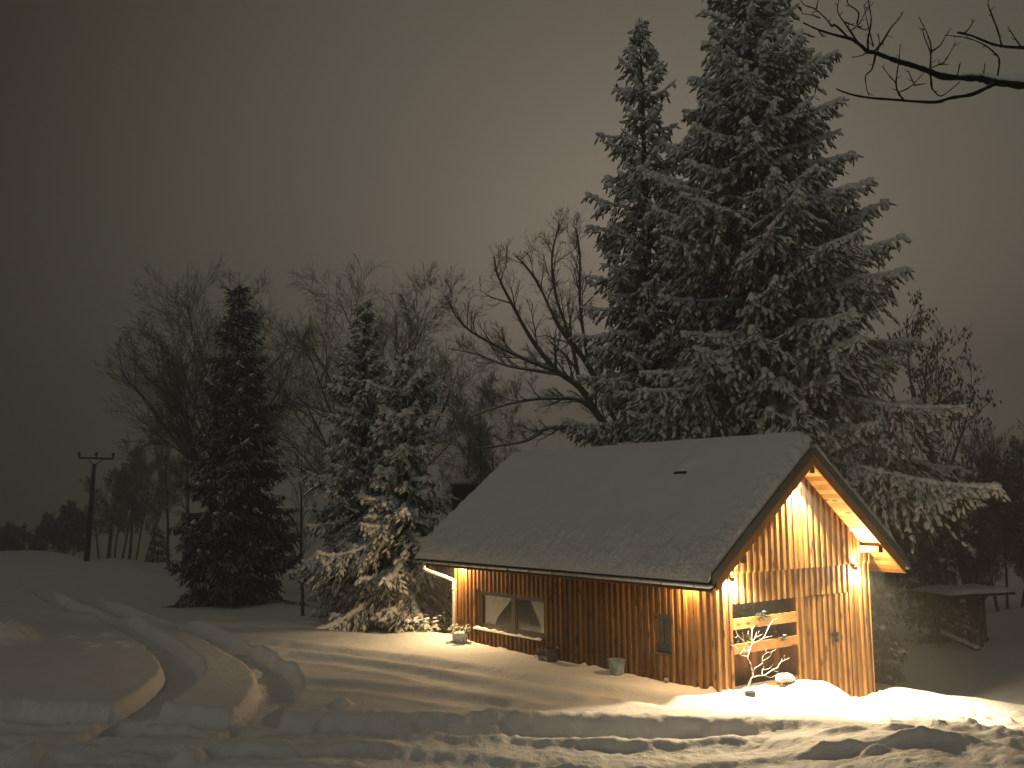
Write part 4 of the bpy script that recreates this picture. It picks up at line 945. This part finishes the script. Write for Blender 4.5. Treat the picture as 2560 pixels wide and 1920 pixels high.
for i, (px, t, H, lab) in enumerate(((2260, 50, 5.0, "dark bare shrub in the gap between the cabin and the shelter"), (2380, 46, 5.5, "dark bare shrub directly behind the shelter roof"), (2500, 46, 6.5, "tall dark bare shrub behind the shelter's outer end"), (2205, 56, 6.5, "tall dim bare shrub just behind the cabin's far eave"))):
    bare(lab, at_dist(px, t), H, .07, 230 + i, SLIM, 4, (0, 0), .9, .010, "shrubs behind the shelter", "bare_shrub", "shrub", [(0, 0, 1), (.5, .3, .9), (-.5, .2, .85), (.2, -.5, .8), (.9, -.2, .7), (-.9, -.1, .75)])
# far row beyond the field
ROW = [(252, 7.4, .09, (-.16, 0), "thin bare tree leaning left, first of the far row"), (272, 8.2, .20, (.0, 0), "thickest bare trunk in the far row"), (288, 8.6, .09, (.02, 0), "straight thin bare tree next to the thickest far trunk"),
       (304, 8.4, .11, (.10, 0), "slightly leaning bare tree in the middle of the far row"), (322, 10.2, .15, (.12, 0), "tallest bare tree of the far row"), (338, 8.8, .09, (.18, 0), "bare tree leaning right beside the tallest far one"),
       (361, 7.8, .09, (.24, 0), "strongly leaning bare tree near the tiny far spruce")]
for i, (px, H, r, ln, lab) in enumerate(ROW):
    q = at_z(px, 1367, 0); bare(lab, (q[0], q[1], gz(q[0], q[1]) - .2), H, r, 240 + i, SLIM, 4, (ln[0] * H_R[0], ln[0] * H_R[1]), .93, .010, "bare trees of the far row")
q = at_z(163, 1369, 0); bare("low rounded bare tree just left of the power pole", (q[0], q[1], gz(q[0], q[1]) - .2), 6.0, .08, 250, FAN, 4, (.1, 0), .6, .015, None, "bare_tree", "tree", [(0, 0, 1), (.5, .2, .9), (-.6, .1, .8)])
q = at_z(40, 1364, 0); bare("far bush on the skyline at the left edge", (q[0], q[1], gz(q[0], q[1]) - .2), 4.6, .06, 251, FAN, 4, (0, 0), .6, .015, None, "bare_shrub", "shrub", [(0, 0, 1), (.8, -.2, .9), (-.7, .3, .8), (1.4, -.4, .7)])
for i, (px, H, lab) in enumerate(((425, 11.5, "hazy tall bare tree showing left of the dark spruce's tips"), (470, 14.0, "hazy tall bare tree half hidden behind the dark spruce"))):
    bare(lab, at_dist(px, 78), H, .14, 255 + i, SLIM, 4, (0, 0), .92, .011, "hazy trees behind the dark spruce")

# ------------------------------------------------------------------ power pole
pb = at_z(216, 1404, 0); T_ = float((pb - CAM) @ AX_F); pt = at_t(235.5, 1160, T_)
pp = thing("power_pole", "dark wooden power pole with a crossarm leaning in the snowy field", "power pole", tuple(pb))
b = MB(); b.tube([pb + (0, 0, -.3), pb * .5 + pt * .5, pt], [.20, .16, .115], 10); part("pole", b, M["pole"], pp, True)
a0, a1 = at_t(196, 1144.5, T_), at_t(284, 1147, T_); am = (a0 + a1) / 2
b = MB(); b.bar(a0, a1, .10, .13); part("crossarm", b, M["pole"], pp)
b = MB(); b.bar(pt + (0, 0, -.1), a0 * .75 + a1 * .25, .05, .05); b.bar(pt + (0, 0, -.1), a0 * .25 + a1 * .75, .05, .05); part("brace", b, M["pole"], pp)
for f in (.015, .5, .985):
    c = a0 * (1 - f) + a1 * f; b = MB(); b.lathe(c + (0, 0, .05), [(0, 0), (.05, 0), (.05, .08), (.10, .10), (.10, .20), (.08, .22), (.11, .25), (.09, .34), (.0, .36)], 10); part("insulator", b, M["pole"], pp, True)

# ------------------------------------------------------------------ low shelter and odds and ends on the right
sb_ = at_z(2455, 1616, -1.55); sx, sy = sb_[0], sb_[1]; sz = gz(sx, sy); rt = np.array([H_R[0], H_R[1], 0]); fd = np.array([H_F[0], H_F[1], 0])
sh = thing("shelter", "low open shelter with a flat snow-covered roof on braced posts", "shelter", (sx, sy, sz)); O_ = np.array([sx, sy, sz])
for s_, f_ in ((0, 0), (-1.5, .0), (.8, 1.4), (-1.1, 1.5)):
    c = O_ + rt * s_ + fd * f_; b = MB(); zb = gz(c[0], c[1]); b.bar((c[0], c[1], zb - .2), (c[0], c[1], sz + 1.80), .09, .09, up=(1, 0, 0))
    for g in (-1, 1): b.bar((c[0], c[1], sz + 1.42), np.array([c[0], c[1], sz + 1.78]) + rt * .28 * g, .05, .05)
    part("post", b, M["shed_wood"], sh)
def slab(mb, c, u, v, z0, z1, su, sv):
    P = []
    for z in (z0, z1):
        for a, b_ in ((-1, -1), (1, -1), (1, 1), (-1, 1)): P.append(c + u * a * su + v * b_ * sv + np.array([0, 0, z]))
    mb.hexa(P)
cc = O_ + rt * -.30 + fd * .6; yw_ = rt * .96 + fd * .28; yv = fd * .96 - rt * .28
b = MB(); slab(b, cc, yw_, yv, 1.80, 1.89, 1.40, 1.0); rfp = part("roof", b, M["shed_wood"], sh)
V = []; nu, nv = 28, 18
for i in range(nu + 1):
    for j in range(nv + 1):
        u, v = i / nu * 2 - 1, j / nv * 2 - 1; h = .17 * (max(0, 1 - abs(u) ** 8) * max(0, 1 - abs(v) ** 8)) ** .5 + .02 * math.sin(u * 5) * math.cos(v * 4)
        V.append(cc + yw_ * u * 1.43 + yv * v * 1.03 + np.array([0, 0, 1.893 + max(h, 0)]))
b = MB(); b.add(V, [(i * (nv + 1) + j, (i + 1) * (nv + 1) + j, (i + 1) * (nv + 1) + j + 1, i * (nv + 1) + j + 1) for i in range(nu) for j in range(nv)]); part("snow", b, M["clump"], rfp, True)
p1 = at_z(2338, 1576, -1.05); p2 = at_z(2446, 1626, -1.52)
pk = thing("plank", "snow-covered plank sloping down to the ground by the shelter post", "plank", tuple(p2))
b = MB(); b.bar(p1, p2 + (0, 0, .02), .28, .05); part("board", b, M["shed_wood"], pk)
b = MB(); b.tube([p1 + (p2 - p1) * f + (0, 0, .045 + .01 * math.sin(f * 20)) for f in np.linspace(.01, .99, 14)], .10, 8); part("snow", b, M["clump"], pk, True)
q = at_z(2350, 1604, -1.55); b = MB(); zz = gz(q[0], q[1]); bx = thing("crate", "dark crate with a thin snow layer under the sloping plank", "crate", (q[0], q[1], zz))
b.box(q[0] - .32, q[0] + .32, q[1] - .25, q[1] + .25, zz - .05, zz + .26); part("body", b, M["shed_wood"], bx); b = MB(); b.blob((q[0], q[1], zz + .27), (.34, .27, .07), 4, 14, 8, .2); part("snow", b, M["clump"], bx, True)
q = at_z(2318, 1606, -1.55); zz = gz(q[0], q[1]); st = thing("stump", "tree stump with a snow cap left of the sloping plank", "stump", (q[0], q[1], zz))
b = MB(); b.lathe((q[0], q[1], zz), [(.16, -.1), (.13, .1), (.12, .32), (0, .33)], 12); part("wood", b, M["bark"], st, True); b = MB(); b.blob((q[0], q[1], zz + .42), (.14, .14, .16), 6, 12, 8, .2); part("snow_cap", b, M["clump"], st, True)
# neighbour's dark shed behind the roof's back corner
q = at_t(1158, 1212, 58.0); g0 = gz(q[0], q[1]); sd = thing("shed", "dark shed with snow on its roof, peeping out behind the cabin roof", "shed", (q[0], q[1], g0)); c = np.array([q[0], q[1], 0])
b = MB(); slab(b, c + fd * 1.5, rt, fd, g0 - .3, q[2] - .05, .62, 1.5); part("walls", b, M["shed_wood"], sd)
b = MB(); slab(b, c + fd * 1.5, rt, fd, q[2] - .048, q[2] + .03, .78, 1.8); r_ = part("roof", b, M["shed_wood"], sd)
b = MB(); slab(b, c + fd * 1.5, rt, fd, q[2] + .032, q[2] + .36, .76, 1.75); part("snow", b, M["clump"], r_, True)

# ------------------------------------------------------------------ bare branches reaching in at the top right, from a tree beside the viewpoint
Zb = lambda a, b, t: at_t(1900 + a / 3.3515, b / 3.3515, t)
BR = [([(2700, 640), (2450, 720), (2212, 715), (2080, 700), (1960, 690), (1850, 660), (1740, 655), (1530, 640), (1400, 590), (1250, 540), (1160, 515), (1050, 475), (960, 440), (900, 430), (850, 385), (770, 330), (700, 310), (600, 285), (480, 245), (360, 190)], 22, 4, 8.2, 8.6),
      ([(1960, 700), (1880, 745), (1760, 795), (1600, 820), (1480, 855), (1300, 850), (1180, 840), (1050, 830), (920, 820), (780, 795), (700, 770), (640, 745)], 10, 3, 8.25, 7.6),
      ([(2700, 460), (2400, 420), (2212, 400), (2100, 395), (2020, 385), (1950, 370), (1860, 335), (1760, 295), (1650, 270)], 11, 5, 8.6, 8.9)]
TW = [[(905, 430), (905, 320), (925, 230), (930, 140), (915, 50), (900, -60)], [(815, 355), (760, 265), (700, 180), (650, 90), (665, -30)], [(730, 305), (630, 210), (600, 220), (560, 165), (460, 75), (370, 40), (335, -20)], [(470, 80), (490, -10)],
      [(770, 250), (830, 200), (880, 110), (950, 20)], [(810, 205), (825, 105), (740, 35), (730, -20)], [(950, 390), (930, 310), (900, 190), (870, 40)], [(960, 430), (1020, 360), (1100, 230), (1170, 150), (1205, 90)],
      [(985, 445), (1000, 360), (990, 280)], [(970, 450), (950, 540), (930, 590), (885, 635), (890, 720), (915, 820)], [(1200, 835), (1155, 770), (1140, 700), (1150, 600), (1165, 500), (1175, 370)], [(1135, 690), (1080, 630), (1025, 560)],
      [(1170, 770), (1240, 740), (1300, 690), (1380, 600)], [(1285, 690), (1270, 660), (1240, 590)], [(1290, 715), (1390, 700)], [(1440, 740), (1430, 640), (1425, 560), (1430, 450), (1380, 320), (1360, 240)], [(1435, 450), (1430, 370), (1400, 280), (1330, 140)],
      [(1440, 430), (1510, 380), (1550, 310), (1600, 235)], [(1430, 570), (1500, 540), (1560, 500), (1640, 350)], [(1440, 740), (1510, 805), (1600, 750), (1680, 680)], [(1990, 640), (2005, 500), (1960, 440), (1900, 390), (1800, 340), (1690, 310), (1545, 295)],
      [(2025, 385), (1990, 250), (1940, 120), (1910, 30), (1920, -20)], [(2190, 395), (2130, 310), (2075, 220)], [(1650, 645), (1680, 520)], [(1870, 660), (1885, 530)], [(900, 435), (850, 465), (770, 480)], [(490, 250), (520, 300), (550, 310)], [(820, 225), (880, 250), (900, 235)],
      [(700, 180), (760, 205), (800, 215)], [(1500, 540), (1580, 540)], [(1700, 290), (1750, 240), (1800, 160)], [(500, 150), (430, 125), (350, 115)], [(1030, 360), (1005, 390)]]
GT = at_t(3450, 1258, 8.9); gt = thing("garden_tree", "dark bare branches reaching in from a tree outside the top right corner", "tree", (GT[0], GT[1], gz(GT[0], GT[1]) - .1))
b = MB(); tp = at_t(3330, -1100, 8.5); tk = smooth_path([(GT[0], GT[1], gz(GT[0], GT[1]) - .3), at_t(3470, 1900, 8.9), GT, at_t(3400, 700, 8.9), at_t(3420, 150, 8.8), at_t(3360, -500, 8.6), tp], 5); b.tube(tk, np.linspace(.24, .07, len(tk)) * (1 + .10 * np.sin(np.arange(len(tk)) * 1.7)), 12); part("trunk", b, M["twig_near"], gt, True)
rg = np.random.RandomState(4)
for i, (pp_, w0, w1, t0, t1) in enumerate(BR):
    n = len(pp_); P = [Zb(a, c_, t0 + (t1 - t0) * j / (n - 1)) for j, (a, c_) in enumerate(pp_)]
    if i != 1: P = [at_t(3410, 330 if i == 0 else 60, 8.8), at_t(3050, 250 if i == 0 else 110, 8.6)] + P
    P = smooth_path(P, 4); R = np.linspace(w0, w1, len(P)) * 8.3 / FPX / 2 * 1.05; R = R * (1 + .18 * rg.randn(len(R)) * .6)
    b = MB(); b.tube(P, R, 8); L_ = part("limb", b, M["twig_near"], gt, True)
    if i == 0:
        m_ = int(len(P) * .40); s_ = MB(); Rs = R[:m_] * np.clip(1.1 - np.arange(m_) / m_, .15, 1) * 1.9 * (1 + .15 * rg.randn(m_)); s_.tube(P[:m_] + np.array([0, 0, 1]) * (R[:m_] * 1.3)[:, None], Rs, 10); part("snow", s_, M["clump"], L_, True)
tb_ = MB()
for i, pp_ in enumerate(TW):
    t0 = 8.35; n = len(pp_); sg = rg.uniform(-.5, .5)
    P = smooth_path([Zb(a, c_, t0 + sg * j / max(1, n - 1)) for j, (a, c_) in enumerate(pp_)], 4); w0 = 5.5 if n > 4 else 4.0
    tb_.tube(P, np.linspace(w0, 1.8, len(P)) * 8.3 / FPX / 2 * (1 + .12 * rg.randn(len(P))), 6)
for pp_ in TW:
    for (a0_, b0_), (a1_, b1_) in zip(pp_[:-1], pp_[1:]):
        if rg.rand() < .75:
            f = rg.rand(); a, c_ = a0_ + (a1_ - a0_) * f, b0_ + (b1_ - b0_) * f; ang = math.atan2(b1_ - b0_, a1_ - a0_) + rg.choice([-1, 1]) * rg.uniform(.5, 1.1); ln = rg.uniform(18, 60)
            P = [Zb(a, c_, 8.35), Zb(a + ln * .5 * math.cos(ang), c_ + ln * .5 * math.sin(ang), 8.3), Zb(a + ln * math.cos(ang + rg.normal(0, .25)), c_ + ln * math.sin(ang + rg.normal(0, .25)), 8.3 + rg.normal(0, .05))]
            tb_.tube(smooth_path(P, 3), np.linspace(2.4, 1.2, 7) * 8.3 / FPX / 2, 5)
part("twigs", tb_, M["twig_near"], gt, True)

# ------------------------------------------------------------------ air: thin night haze over the whole place
hz = MB(); hz.box(-70, 140, -40, 170, -16, 26)
hm = bpy.data.materials.new("haze"); hm.use_nodes = True; t = hm.node_tree; t.nodes.clear()
ho = N(t, "ShaderNodeOutputMaterial"); pv = N(t, "ShaderNodeVolumePrincipled"); pv.inputs["Color"].default_value = (0.92, 0.92, 0.92, 1); pv.inputs["Density"].default_value = 0.0066; pv.inputs["Anisotropy"].default_value = 0.2
t.links.new(pv.outputs[0], ho.inputs["Volume"])
h = hz.build("haze", hm); h["kind"] = "stuff"; h["label"] = "thin night haze lying over the field and trees"
